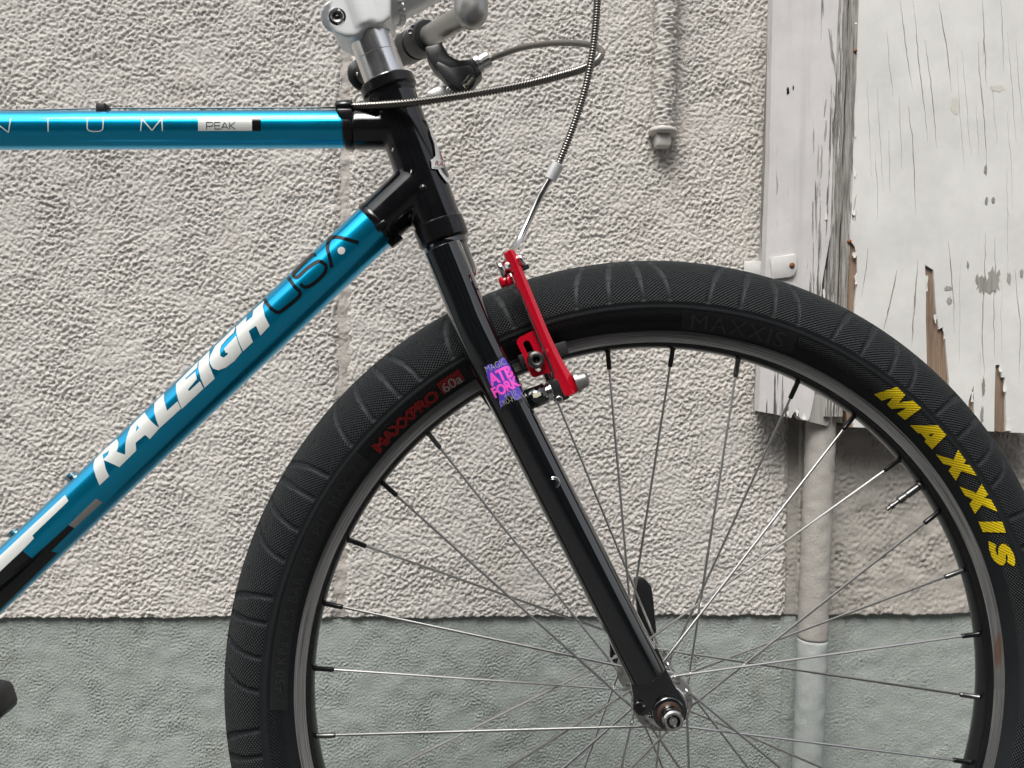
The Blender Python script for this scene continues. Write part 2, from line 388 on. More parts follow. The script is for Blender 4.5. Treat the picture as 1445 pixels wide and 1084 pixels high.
def stucco_mat(name, c1, c2, stain, grain=1.0, tint=None):
    m, nt, b = new_mat(name); b.inputs['Roughness'].default_value = 0.85; b.inputs['Specular IOR Level'].default_value = 0.25
    tc = N(nt, 'ShaderNodeTexCoord')
    n1 = N(nt, 'ShaderNodeTexNoise', i_Scale=3.2, i_Detail=7.0, i_Roughness=0.6); nt.links.new(tc.outputs['Object'], n1.inputs['Vector'])
    mx = N(nt, 'ShaderNodeMix', data_type='RGBA'); mx.inputs['A'].default_value = (*c1, 1); mx.inputs['B'].default_value = (*c2, 1)
    r1 = N(nt, 'ShaderNodeMapRange'); r1.inputs['From Min'].default_value = 0.35; r1.inputs['From Max'].default_value = 0.65
    nt.links.new(n1.outputs['Fac'], r1.inputs['Value']); nt.links.new(r1.outputs[0], mx.inputs['Factor'])
    n2 = N(nt, 'ShaderNodeTexNoise', i_Scale=9.0, i_Detail=8.0, i_Roughness=0.7); mp = N(nt, 'ShaderNodeMapping'); mp.inputs['Scale'].default_value = (1.6, 1.6, 0.5); mp.inputs['Location'].default_value = (3, 1, 2)
    nt.links.new(tc.outputs['Object'], mp.inputs[0]); nt.links.new(mp.outputs[0], n2.inputs['Vector'])
    r2 = N(nt, 'ShaderNodeMapRange'); r2.inputs['From Min'].default_value = 0.55; r2.inputs['From Max'].default_value = 0.78; r2.inputs['To Max'].default_value = 0.75
    nt.links.new(n2.outputs['Fac'], r2.inputs['Value'])
    m2 = N(nt, 'ShaderNodeMix', data_type='RGBA'); m2.inputs['B'].default_value = (*stain, 1); nt.links.new(mx.outputs['Result'], m2.inputs['A']); nt.links.new(r2.outputs[0], m2.inputs['Factor'])
    n3 = N(nt, 'ShaderNodeTexNoise', i_Scale=420.0, i_Detail=4.0); nt.links.new(tc.outputs['Object'], n3.inputs['Vector'])
    r3 = N(nt, 'ShaderNodeMapRange'); r3.inputs['From Min'].default_value = 0.3; r3.inputs['From Max'].default_value = 0.7; r3.inputs['To Min'].default_value = 0.90; r3.inputs['To Max'].default_value = 1.06
    nt.links.new(n3.outputs['Fac'], r3.inputs['Value'])
    m3 = N(nt, 'ShaderNodeMix', data_type='RGBA', blend_type='MULTIPLY'); m3.inputs['Factor'].default_value = 1.0; nt.links.new(m2.outputs['Result'], m3.inputs['A']); nt.links.new(r3.outputs[0], m3.inputs['B'])
    nt.links.new(m3.outputs['Result'], b.inputs['Base Color'])
    bp = N(nt, 'ShaderNodeBump', i_Strength=1.0, i_Distance=0.0007 * grain); nt.links.new(n3.outputs['Fac'], bp.inputs['Height']); nt.links.new(bp.outputs[0], b.inputs['Normal'])
    return m
M['stucco'] = stucco_mat('rough_white_stucco', (0.62, 0.590, 0.545), (0.555, 0.53, 0.495), (0.50, 0.455, 0.40))
M['joint'] = stucco_mat('stained_joint_plaster', (0.52, 0.485, 0.445), (0.45, 0.42, 0.385), (0.34, 0.30, 0.25))
M['stucco_grey'] = stucco_mat('grey_beige_plaster', (0.44, 0.412, 0.37), (0.385, 0.365, 0.335), (0.32, 0.295, 0.26))
M['plinth'] = stucco_mat('grey_green_painted_plinth', (0.335, 0.372, 0.342), (0.375, 0.41, 0.388), (0.27, 0.28, 0.245), 1.5)
M['pipe_green'] = stucco_mat('pale_green_painted_pipe', (0.37, 0.405, 0.385), (0.43, 0.455, 0.435), (0.30, 0.295, 0.26), 0.6)
M['facade'] = simple('dark_plaster', (0.10, 0.097, 0.092), rough=0.9, var=0.3, vscale=2)
M['dark_wood'] = simple('dark_wood', (0.03, 0.026, 0.022), rough=0.6)
M['asphalt'] = simple('asphalt', (0.075, 0.073, 0.07), rough=0.85, var=0.4, vscale=120, bump=0.003, bscale=180)

def wood_paint(name, paint, under, cover, seed, sx=55.0, streak=0.0, dark=(0.10, 0.095, 0.085)):
    m, nt, b = new_mat(name); b.inputs['Roughness'].default_value = 0.72; b.inputs['Specular IOR Level'].default_value = 0.25
    tc = N(nt, 'ShaderNodeTexCoord'); mp = N(nt, 'ShaderNodeMapping'); mp.inputs['Scale'].default_value = (1, 1, 0.045); mp.inputs['Location'].default_value = (seed, seed * .7, seed * .3)
    nt.links.new(tc.outputs['Object'], mp.inputs[0])
    g = N(nt, 'ShaderNodeTexNoise', i_Scale=sx * 3, i_Detail=8.0, i_Roughness=0.7); nt.links.new(mp.outputs[0], g.inputs['Vector'])
    big = N(nt, 'ShaderNodeTexNoise', i_Scale=sx * 0.45, i_Detail=6.0, i_Roughness=0.65); nt.links.new(mp.outputs[0], big.inputs['Vector'])
    ad = N(nt, 'ShaderNodeMath', operation='MULTIPLY_ADD'); ad.inputs[1].default_value = 0.6; nt.links.new(g.outputs['Fac'], ad.inputs[0]); nt.links.new(big.outputs['Fac'], ad.inputs[2])
    cr = N(nt, 'ShaderNodeMapRange'); cr.inputs['From Min'].default_value = cover; cr.inputs['From Max'].default_value = cover + 0.05; nt.links.new(ad.outputs[0], cr.inputs['Value'])
    # wood under the paint, with dark grain
    wm = N(nt, 'ShaderNodeMix', data_type='RGBA'); wm.inputs['A'].default_value = (*dark, 1); wm.inputs['B'].default_value = (*under, 1)
    rg = N(nt, 'ShaderNodeMapRange'); rg.inputs['From Min'].default_value = 0.36; rg.inputs['From Max'].default_value = 0.58; nt.links.new(g.outputs['Fac'], rg.inputs['Value']); nt.links.new(rg.outputs[0], wm.inputs['Factor'])
    # paint with faint dirt
    n = N(nt, 'ShaderNodeTexNoise', i_Scale=14.0, i_Detail=8.0, i_Roughness=0.65); nt.links.new(tc.outputs['Object'], n.inputs['Vector'])
    pm = N(nt, 'ShaderNodeMix', data_type='RGBA'); pm.inputs['A'].default_value = (*[c * 0.88 for c in paint], 1); pm.inputs['B'].default_value = (*[min(1, c * 1.06) for c in paint], 1)
    rp = N(nt, 'ShaderNodeMapRange'); rp.inputs['From Min'].default_value = 0.3; rp.inputs['From Max'].default_value = 0.65; nt.links.new(n.outputs['Fac'], rp.inputs['Value']); nt.links.new(rp.outputs[0], pm.inputs['Factor'])
    out = pm.outputs['Result']
    if streak:
        rs = N(nt, 'ShaderNodeMapRange'); rs.inputs['From Min'].default_value = 0.52; rs.inputs['From Max'].default_value = 0.75; rs.inputs['To Max'].default_value = streak; nt.links.new(big.outputs['Fac'], rs.inputs['Value'])
        sm = N(nt, 'ShaderNodeMix', data_type='RGBA'); sm.inputs['B'].default_value = (0.36, 0.34, 0.31, 1); nt.links.new(out, sm.inputs['A']); nt.links.new(rs.outputs[0], sm.inputs['Factor']); out = sm.outputs['Result']
    mx = N(nt, 'ShaderNodeMix', data_type='RGBA'); nt.links.new(cr.outputs[0], mx.inputs['Factor']); nt.links.new(wm.outputs['Result'], mx.inputs['A']); nt.links.new(out, mx.inputs['B'])
    nt.links.new(mx.outputs['Result'], b.inputs['Base Color'])
    hh = N(nt, 'ShaderNodeMath', operation='MULTIPLY_ADD'); hh.inputs[1].default_value = 0.4; nt.links.new(g.outputs['Fac'], hh.inputs[0]); nt.links.new(cr.outputs[0], hh.inputs[2])
    bp = N(nt, 'ShaderNodeBump', i_Strength=1.0, i_Distance=0.0009); nt.links.new(hh.outputs[0], bp.inputs['Height']); nt.links.new(bp.outputs[0], b.inputs['Normal'])
    return m
M['post'] = wood_paint('weathered_lilac_white_paint', (0.62, 0.60, 0.59), (0.30, 0.28, 0.26), 0.62, 1.0, 60, 0.5)
M['panel'] = wood_paint('cracked_white_paint', (0.70, 0.695, 0.665), (0.42, 0.40, 0.37), 0.555, 4.0, 40, 0.0, (0.16, 0.15, 0.14))
M['strip'] = wood_paint('peeling_paint_on_grey_wood', (0.54, 0.525, 0.50), (0.40, 0.38, 0.35), 0.83, 7.0, 130, 0.5, (0.10, 0.095, 0.085))
M['wood'] = wood_paint('bare_brown_plywood', (0.2, 0.15, 0.11), (0.30, 0.215, 0.155), 1.9, 9.0, 60, 0.0, (0.17, 0.115, 0.08))
M['greywood'] = wood_paint('worn_grey_wood', (0.3, 0.3, 0.28), (0.36, 0.35, 0.325), 1.9, 12.0, 60, 0.0, (0.24, 0.23, 0.21))
M['stain'] = simple('yellowed_paint', (0.62, 0.60, 0.53), rough=0.75, var=0.08, vscale=80)
M['bracket'] = simple('painted_white_steel', (0.62, 0.61, 0.59), rough=0.5, var=0.15, vscale=90, bump=0.0003, bscale=150)
M['rusty'] = simple('rusty_iron', (0.21, 0.075, 0.025), rough=0.8, var=0.6, vscale=300)

# ------------------------------------------------------------------ ground
gm = MB()
gm.add(([V((-40, -40, 0)), V((40, -40, 0)), V((40, 40, 0)), V((-40, 40, 0))], [(0, 1, 2, 3)]))
pav = gm.build('pavement', M['asphalt'], None, False); pav['kind'] = 'structure'

# ------------------------------------------------------------------ house across the lane (behind the camera; it shades the lane and shows in the gloss)
opp = bpy.data.objects.new('facing_house', None); COL.objects.link(opp); opp.location = (0, -4.6, 0)
opp['label'] = 'dark house front across the narrow lane, mirrored in the glossy paint'; opp['category'] = 'house'
def oc(o): o.matrix_parent_inverse = Matrix.Translation((0, 4.6, 0)); return o
X_, Y_, Z_ = V((1, 0, 0)), V((0, 1, 0)), V((0, 0, 1))
mb = MB(); mb.add(box(V((-3, -5.6, 2.0)), X_, Y_, Z_, 18, 2.0, 4.0)); oc(mb.build('facade', M['facade'], opp, False))
mb = MB(); mb.add(box(V((-3, -5.5, 4.06)), X_, Y_, Z_, 18.4, 2.5, 0.12)); oc(mb.build('roof', M['facade'], opp, False))
for i in range(5):
    xx = -9 + i * 3.0
    mb = MB(); mb.add(box(V((xx, -4.58, 2.9)), X_, Y_, Z_, 1.3, 0.06, 1.1)); fo = oc(mb.build('window', M['black_satin'], opp, False))
    mb = MB(); mb.add(box(V((xx + 1.2, -4.58, 1.0)), X_, Y_, Z_, 0.9, 0.06, 2.0)); oc(mb.build('door', M['dark_wood'], opp, False))

# ------------------------------------------------------------------ wall
WY, WYAW = 0.43, math.radians(1.4)
WU = V((math.cos(WYAW), math.sin(WYAW), 0)); WN = V((math.sin(WYAW), -math.cos(WYAW), 0)); WO = V((-0.2, WY, 0))
ZL = 0.2645
def wuz(px, py, off=0.0):
    """photo pixel -> (u, z) on the wall plane moved off metres towards the street"""
    d = ray(px, py); o = WO + WN * off; t = (o - CAM_LOC).dot(WN) / d.dot(WN); p = CAM_LOC + d * t
    return ((p - WO).dot(WU), p.z)
def wp(u, z, off=0.0): return WO + WU * u + V((0, 0, z)) + WN * off
def wpx(px, py, off=0.0): return wp(*wuz(px, py, off), off)
def band(nx, nz, step, lam, width, seed, an=0.0):
    rs = np.random.RandomState(seed); a = rs.randn(nz, nx); Fq = np.fft.fft2(a)
    fx = np.fft.fftfreq(nx, step)[None, :]; fz = np.fft.fftfreq(nz, step)[:, None]
    fr = np.sqrt((fx * (1 + an)) ** 2 + fz ** 2) + 1e-9
    h = np.real(np.fft.ifft2(Fq * np.exp(-0.5 * (np.log2(fr * lam) / width) ** 2))); return h / h.std()
def grid_obj(name, u0, u1, z0, z1, step, hfun, mat, parent, lip=None, zfun=None, side=None):
    nx = int((u1 - u0) / step) + 1; nz = int((z1 - z0) / step) + 1
    uu = np.linspace(u0, u1, nx)[None, :] + np.zeros((nz, 1)); zz = np.linspace(z0, z1, nz)[:, None] + np.zeros((1, nx))
    h = hfun(nx, nz, step, uu, zz)
    if zfun is not None: zz = zfun(uu, zz)
    rows = [(uu, zz, h)]
    if lip is not None:      # bottom edge rolls back into the wall
        uu = np.vstack([uu[:1], uu[:1], uu]); zz = np.vstack([zz[:1] + 0.0005, zz[:1] - 0.0005, zz]); h = np.vstack([h[:1] * 0 - lip, h[:1] - 0.004, h])
    if side is not None:
        uu = np.hstack([uu[:, :1], uu, uu[:, -1:]]); zz = np.hstack([zz[:, :1], zz, zz[:, -1:]]); h = np.hstack([h[:, :1] * 0 - side, h, h[:, -1:] * 0 - side])
    nz, nx = uu.shape
    P = np.empty((nz * nx, 3)); U = uu.ravel(); Hh = h.ravel()
    P[:, 0] = WO.x + WU.x * U + WN.x * Hh; P[:, 1] = WO.y + WU.y * U + WN.y * Hh; P[:, 2] = zz.ravel()
    idx = np.arange(nz * nx).reshape(nz, nx)
    q = np.stack([idx[:-1, :-1], idx[:-1, 1:], idx[1:, 1:], idx[1:, :-1]], -1).reshape(-1, 4)
    me = bpy.data.meshes.new(name); me.vertices.add(len(P)); me.vertices.foreach_set('co', P.ravel())
    me.loops.add(q.size); me.loops.foreach_set('vertex_index', q.ravel().astype(np.int32))
    me.polygons.add(len(q)); me.polygons.foreach_set('loop_start', np.arange(0, q.size, 4, dtype=np.int32))
    me.update(calc_edges=True); me.polygons.foreach_set('use_smooth', np.ones(len(q), bool)); me.materials.append(mat)
    o = bpy.data.objects.new(name, me); COL.objects.link(o); o.parent = parent
    return o
def h_rough(seed, amp=1.0):
    def f(nx, nz, st, uu, zz):
        a = band(nx, nz, st, 0.0063, 0.55, seed); b = band(nx, nz, st, 0.0036, 0.4, seed + 1); c = band(nx, nz, st, 0.045, 0.6, seed + 2); d = band(nx, nz, st, 0.12, 0.6, seed + 5)
        m = np.clip(1.0 + 0.18 * d, 0.6, 1.4)
        e = band(nx, nz, st, 0.0108, 0.5, seed + 9, -0.2); lump = 0.00088 * np.tanh(1.5 * (a + 0.55 * e + 0.35)) + 0.00028 * b + 0.00050 * np.tanh(1.2 * e)
        return 0.8 * amp * m * lump + 0.0003 * c
    return f
def h_fine(seed, amp=1.0, lam=0.008):
    def f(nx, nz, st, uu, zz):
        a = band(nx, nz, st, lam, 0.45, seed, -0.3); b = band(nx, nz, st, 0.004 if st < 0.002 else 0.006, 0.4, seed + 1); c = band(nx, nz, st, 0.05, 0.7, seed + 2); d = band(nx, nz, st, 0.10, 0.7, seed + 3)
        return amp * (np.clip(0.7 + 0.25 * d, 0.2, 1.4) * (0.00055 * a + 0.00028 * b) + 0.0004 * c)
    return f
def edge_fade(fn, ua, ub):
    def f(nx, nz, st, uu, zz):
        h = fn(nx, nz, st, uu, zz); jn = band(nx, nz, st, 0.02, 0.6, 77) * 0.0010
        for e, sg in ((ua, 1), (ub, -1)):
            if e is not None:
                x = (uu - e) * sg + jn - 0.002; h = h - 0.0034 * np.clip(1 - x / 0.006, 0, 1) ** 2
        return h
    return f
def z_bottom(seed):
    def f(uu, zz):
        rs = np.random.RandomState(seed); n = uu.shape[1]; k = np.convolve(rs.randn(n + 30), np.hanning(9), 'same')[15:15 + n]; k2 = np.convolve(rs.randn(n + 200), np.hanning(70), 'same')[100:100 + n]
        j = 0.0006 * k / k.std() + 0.0009 * k2 / k2.std()
        wgt = np.clip(1 - (zz - ZL) / 0.012, 0, 1); return zz + wgt * j[None, :]
    return f
wall = thing('building_wall', 'white stucco house wall with rough texture above a grey green plinth', 'wall', wp(0.2, 0, 0))
UG0, UG1 = wuz(479.5, 300)[0], wuz(492, 300)[0]
UR = wuz(1112, 700)[0]; UR2 = wuz(1128, 700)[0]
UPOST = wuz(1098, 300)[0] + 0.02
ROOT_W = {}
def wchild(o): o.matrix_parent_inverse = wall.matrix_world.inverted(); return o
wall_inv = Matrix.Translation(-wp(0.2, 0, 0))
def wc(o): o.matrix_parent_inverse = wall_inv; return o
wc(grid_obj('stucco_panel', -0.98, UG0, ZL, 1.22, 0.0012, edge_fade(h_rough(11), None, UG0), M['stucco'], wall, 0.012, z_bottom(1), 0.006))
wc(grid_obj('stucco_panel', UG1, UR, ZL, 1.22, 0.0012, edge_fade(h_rough(21), UG1, UR), M['stucco'], wall, 0.012, z_bottom(2), 0.008))
def h_joint(nx, nz, st, uu, zz): return -0.0032 + 0.5 * h_rough(31)(nx, nz, st, uu, zz) + 0.0004 * band(nx, nz, st, 0.03, 0.5, 33)
wc(grid_obj('joint_strip', UG0 - 0.004, UG1 + 0.004, ZL - 0.002, 1.22, 0.0018, h_joint, M['joint'], wall, 0.008))
def h_jr(nx, nz, st, uu, zz): return -0.006 + 0.8 * h_fine(41)(nx, nz, st, uu, zz)
wc(grid_obj('joint_strip', UR - 0.004, UR2 + 0.004, ZL - 0.002, 0.80, 0.002, h_jr, M['stucco_grey'], wall, 0.006))
wc(grid_obj('plaster_panel', UR2, 1.25, ZL, 1.22, 0.0022, h_fine(51, 1.5, 0.010), M['stucco_grey'], wall, 0.010, z_bottom(3), 0.008))
PO = -0.006
wc(grid_obj('plinth', -0.98, UR - 0.002, -0.01, ZL + 0.01, 0.0014, lambda *a: PO + h_fine(61, 0.8, 0.0052)(*a), M['plinth'], wall))
wc(grid_obj('plinth', UR - 0.003, 1.25, -0.01, ZL + 0.01, 0.0022, lambda *a: PO - 0.0012 + h_fine(71, 0.7, 0.0056)(*a), M['plinth'], wall))
# solid core of the wall behind the render
core = MB(); core.add(box(wp(0.1, 1.3, -0.125), WU, WN, V((0, 0, 1)), 3.2, 0.2, 2.6))
wc(core.build('wall_core', M['stucco_grey'], wall, False))

# pipes
def pipe(name, label, p0, p1, off, r, mat, lumpy, seed):
    root = thing(name, label, 'pipe', wpx(*p1, off))
    A, B = wpx(*p0, off), wpx(*p1, off); n = 150; rs = np.random.RandomState(seed); seg = 36
    vs, fs = tube([A.lerp(B, i / n) for i in range(n + 1)], r, seg)
    hb = band(seg, n + 1, 0.004, 0.016, 0.6, seed); c = B - A; cl = c.normalized()
    if lumpy:
        for i in range(n + 1):
            ax = A.lerp(B, i / n)
            for j in range(seg):
                v = vs[i * seg + j]; d = (v - ax).normalized(); vs[i * seg + j] = v + d * (lumpy * float(hb[i, j]))
    return root, A, B, vs, fs
root, A, B, vs, fs = pipe('conduit_pipe', 'short stucco coated pipe end on the wall above the tyre', (942, -60), (935, 186), 0.012, 0.0155, None, 0.0011, 5)
inv = Matrix.Translation(-root.location)
o = mesh_obj('pipe_body', vs, fs, M['stucco'], root); o.matrix_parent_inverse = inv
d = (B - A).normalized()
o = mesh_obj('end_collar', *lathe([(0.0155, -0.004), (0.0188, -0.002), (0.0190, 0.002), (0.0165, 0.004), (0.012, 0.0045)], B, d, 36), M['stucco'], root); o.matrix_parent_inverse = inv
mb = MB(); mb.add(box(B + d * 0.0125, WU, WN, d, 0.020, 0.020, 0.017)); o = mb.build('end_plug', M['stucco'], root, False); bevel(o, 0.003, 2); o.matrix_parent_inverse = inv
root, A, B, vs, fs = pipe('drain_pipe', 'vertical drain pipe painted beige above and pale green below', (1160, 560), (1137, 1140), 0.030, 0.0192, None, 0.0003, 8)
inv = Matrix.Translation(-root.location)
k = 88
for nm, i0, i1, mt, rr in (('upper_length', 0, k, M['stucco_grey'], 0.0192), ('lower_length', k, 150, M['pipe_green'], 0.0192)):
    n = i1 - i0 + 1
    vv, ff = tube([A.lerp(B, i / 150) for i in range(i0, i1 + 1)], rr, 36)
    hb = band(36, 151, 0.004, 0.03, 0.6, 3)
    for i in range(n):
        ax = A.lerp(B, (i0 + i) / 150)
        for j in range(36):
            v = vv[i * 36 + j]; vv[i * 36 + j] = v + (v - ax).normalized() * (0.00025 * float(hb[i0 + i, j]))
    o = mesh_obj(nm, vv, ff, mt, root); o.matrix_parent_inverse = inv

# ------------------------------------------------------------------ wooden shutter box on the right
SOFF = 0.055
sh = thing('wooden_shutter', 'weathered white wooden shutter panel with peeling paint and bare brown wood', 'shutter', wpx(1200, 600, SOFF))
sinv = Matrix.Translation(-sh.location)
def sp_front(off): return lambda p: wpx(p[0], p[1], off)
def jag(p0, p1, n, amp, seed, ends=False):
    rs = random.Random(seed); out = []
    for i in range(n + 1):
        t = i / n; x = p0[0] + (p1[0] - p0[0]) * t; y = p0[1] + (p1[1] - p0[1]) * t
        if 0 < i < n or ends:
            L = math.hypot(p1[0] - p0[0], p1[1] - p0[1]); nx, ny = -(p1[1] - p0[1]) / L, (p1[0] - p0[0]) / L; a = rs.uniform(-amp, amp); x += nx * a; y += ny * a
        out.append((x, y))
    return out
def board(name, outer, off, th, mat, holes=(), parent=sh, bev=0.0):
    P, F = cdt(outer, holes); o = mesh_obj(name, *plate(P, F, sp_front(off), -WN * th), mat, parent, False); o.matrix_parent_inverse = sinv
    return o
# post: painted board with a chipped foot
foot = [(1070.5, 580.5), (1097, 585), (1107, 588), (1110, 570), (1113, 569), (1113.5, 588.5), (1116, 590), (1119, 584), (1121.5, 581), (1124, 583), (1127, 576), (1127.5, 588), (1131, 592), (1137, 594), (1141, 593), (1143, 588)]
post_o = foot + [(1149, 560), (1155, 480), (1160, 400), (1172, 330), (1176, 200), (1181, 80), (1187, -60), (1091.5, -60), (1089, 80), (1086, 230), (1080, 380), (1074, 500)]
holes = [[(1175.5, 118), (1177, 118), (1176.5, 122), (1175, 124)]]
board('post_board', post_o, SOFF, 0.016, M['post'])
board('post_core', [(1078, 579), (1100, 583), (1206, 600), (1210, 200), (1216, -60), (1101, -60)], SOFF - 0.0162, 0.040, M['strip'])
board('foot_block', [(1143, 588), (1142, 595), (1166, 601), (1170, 598), (1170, 560), (1148, 556)], SOFF - 0.001, 0.015, M['greywood'])
for k, (xa, xb, o2, s) in enumerate(((1188.5, 1199.5, 0.005, 4), (1200.5, 1214, 0.001, 5))):
    def sx(x, y): return x - 24.0 * (y + 60) / 660.0
    L = [(sx(xa, y) + random.Random(s * 100 + i).uniform(-.8, .8), y) for i, y in enumerate(range(-60, 600, 24))]
    R = [(sx(xb, y) + random.Random(s * 200 + i).uniform(-1.2, 1.2), y) for i, y in enumerate(range(-60, 600, 24))]
    board('edge_strip', L + R[::-1], SOFF + o2, 0.018, M['strip'])
# plywood ground with the thin painted face veneer on it
board('plywood_core', [(1184, 338), (1212, 330), (1212, -60), (1480, -60), (1480, 612), (1426, 611), (1400, 608), (1196, 603), (1186, 470)], SOFF - 0.0035, 0.030, M['wood'])
left = [(1207, -60), (1208, 20)]
rs = random.Random(3)
for i in range(26): left.append((1207.5 - 0.022 * (20 + i * 12) + rs.uniform(-1.6, 1.6), 26 + i * 12))
left += [(1199, 338), (1206, 348), (1209, 362), (1210, 385), (1207, 392), (1209, 402), (1206, 430), (1203, 520), (1204, 603)]
bot = [(1300, 606)] + [(1403, 608.5)]
outer = [(1480, -60)] + left + [(1366, 607.5), (1366.8, 567), (1373.8, 544), (1374.5, 576), (1376, 608), (1403, 609), (1403.5, 560), (1404.8, 515.6), (1410, 514.4), (1411.7, 523.4), (1413.5, 533), (1417.7, 532.4), (1419, 560), (1419.5, 609), (1426.7, 610.5), (1480, 612.5)]
# the post side of the outline runs down the left, so go right-top -> left -> bottom -> right
chip = [(1305.3, 373.6), (1317, 381), (1318.5, 400), (1320.8, 435.6), (1324.7, 465), (1328, 463), (1331.7, 461.4), (1333, 475), (1335, 490), (1337, 515), (1339, 536), (1341, 580), (1307, 580), (1308, 510), (1306.5, 450), (1307, 410)]
def crack(P, wd, seed):
    rs = random.Random(seed); P2 = []
    for (a, b) in zip(P, P[1:]):
        n = max(2, int(math.dist(a, b) / 9))
        for i in range(n): P2.append((a[0] + (b[0] - a[0]) * i / n + rs.uniform(-.7, .7), a[1] + (b[1] - a[1]) * i / n))
    P2.append(P[-1]); n = len(P2); L = []; R = []
    for i, p in enumerate(P2):
        h = wd / 2 * math.sin(PI * (i + 0.35) / (n - 0.3)) * rs.uniform(0.6, 1.25) + 0.12
        L.append((p[0] - h, p[1])); R.append((p[0] + h, p[1]))
    return L + R[::-1]
cr_list = [([(1265, 381), (1262, 404), (1256, 430), (1247, 466)], 2.2), ([(1295, 366), (1293, 400), (1290, 440), (1286.5, 490)], 2.2),
           ([(1281, 150), (1287, 190), (1290, 240), (1292, 300)], 1.2), ([(1288, 0), (1293, 40), (1297, 95), (1303, 140), (1309, 200)], 1.0),
           ([(1325, 2), (1334, 55), (1340, 100), (1343, 130)], 1.2), ([(1386, 0), (1389, 60), (1392, 125)], 1.5), ([(1380, 60), (1383, 110), (1388, 160), (1392, 220), (1392, 246)], 1.2),
           ([(1270, 1), (1273, 20), (1279, 70), (1288, 128)], 0.9), ([(1305, 56), (1312, 105), (1318, 160), (1322, 210)], 1.1), ([(1391, 330), (1389, 400), (1386, 470), (1389, 530)], 1.6),
           ([(1404, 335), (1404, 380), (1402, 450), (1404, 505)], 1.2), ([(1338, 340), (1342, 380), (1346, 430), (1347, 470)], 1.2), ([(1432, 380), (1440, 460), (1438, 540)], 1.0), ([(1225, 350), (1221, 390), (1216, 420)], 1.0), ([(1412, 0), (1415, 50), (1416, 100)], 0.9), ([(1208.5, 275), (1206, 290), (1203, 308), (1206, 312), (1209, 296)], 1.5)]
rs = random.Random(21); used = [(p[0] + (q[0] - p[0]) * t / 8, p[1] + (q[1] - p[1]) * t / 8) for L, _ in cr_list for p, q in zip(L, L[1:]) for t in range(9)] + chip
tries = 0; extra_cracks = []
while len(extra_cracks) < 20 and tries < 900:
    tries += 1
    x = rs.uniform(1218, 1440); y = rs.choice((rs.uniform(5, 250), rs.uniform(300, 520))); ln = rs.uniform(70, 170); sl = 0.095 - 0.00028 * y + rs.uniform(-.02, .02)
    P = [(x + sl * ln * t / 4 + rs.uniform(-.8, .8), y + ln * t / 4) for t in range(5)]
    if P[-1][1] > 500 and x > 1360: continue
    Q = [(p[0] + (q[0] - p[0]) * t / 6, p[1] + (q[1] - p[1]) * t / 6) for p, q in zip(P, P[1:]) for t in range(7)]
    if any(abs(a[0] - b[0]) < 4.5 and abs(a[1] - b[1]) < 14 for a in Q for b in used) or any(1300 < a[0] < 1345 and a[1] > 362 for a in Q): continue
    used += Q; extra_cracks.append((P, rs.uniform(0.22, 0.5)))
holes = [chip] + [crack(p, wd, i) for i, (p, wd) in enumerate(cr_list + extra_cracks)]
board('painted_veneer', outer, SOFF + 0.0, 0.0033, M['panel'], holes)
def ragged(cx, cy, rx, ry, seed, n=26):
    rs = random.Random(seed); out = []
    for i in range(n):
        a = 2 * PI * i / n; s = rs.uniform(0.6, 1.1); out.append((cx + rx * s * math.cos(a) * (1 if abs(math.sin(a)) < .7 else .9), cy + ry * (s if i % 2 else s * 0.72) * math.sin(a)))
    return out
for i, (cx, cy, rx, ry) in enumerate(((1385, 401, 8, 17), (1402, 395, 11, 22), (1394, 405, 12, 12), (1424, 393, 3.4, 11), (1338, 407, 6, 5), (1340, 425, 4, 7), (1366, 374, 1.6, 6), (1442, 386, 2.5, 9), (1388, 545, 2.6, 18), (1386, 585, 2.4, 16), (1391, 240, 2.2, 8), (1402, 282, 2.6, 5), (1392, 283, 2.2, 7), (1379, 393, 2.2, 8))):
    board('worn_patch', ragged(cx, cy, rx, ry, i + 40), SOFF + 0.0003 + 0.00006 * i, 0.0004, M['greywood'])
for i, (cx, cy, rx, ry) in enumerate(((1112, 128, 2.2, 7), (1119.5, 124, 1.2, 4))):
    board('knot_hole', ragged(cx, cy, rx, ry, i + 80), SOFF + 0.0003, 0.0006, M['black_satin'])
for i, (x0, y0, x1, y1, wd) in enumerate(((1166, 140, 1163, 165, 2), (1166, 170, 1164, 200, 3), (1155, 205, 1154, 248, 2.2), (1160, 205, 1158, 252, 2.6), (1170, 40, 1176, 90, 4), (1175, 70, 1180, 110, 3), (1176, 130, 1178, 143, 1.5), (1165, 380, 1163, 425, 2), (1097, 250, 1096, 275, 1.5))):
    board('worn_patch', crack([(x0, y0), (x1, y1)], wd, 300 + i), SOFF + 0.0003, 0.0005, M['greywood'])
for (x, y, r) in ((1207, 72, 2.6), (1198.5, 341, 3.2)):
    P = wpx(x, y, SOFF + 0.0015); o = mesh_obj('nail', *lathe([(0.0005, 0.004), (r / 1150, 0.003), (r / 1100, 0.0015), (r / 1100, 0)], P - WN * 0.002, WN, 14), M['rusty'], sh); o.matrix_parent_inverse = sinv
for i, (cx, cy, rx, ry) in enumerate(((1347, 150, 7, 18), (1407, 125, 12, 6))): board('old_stain', ragged(cx, cy, rx, ry, i + 95), SOFF + 0.0003, 0.0003, M['stain'])
board('rust_stain', ragged(1207.5, 84, 1.8, 10, 90), SOFF + 0.0004, 0.0003, simple('rust_stain', (0.55, 0.43, 0.31), rough=0.7))
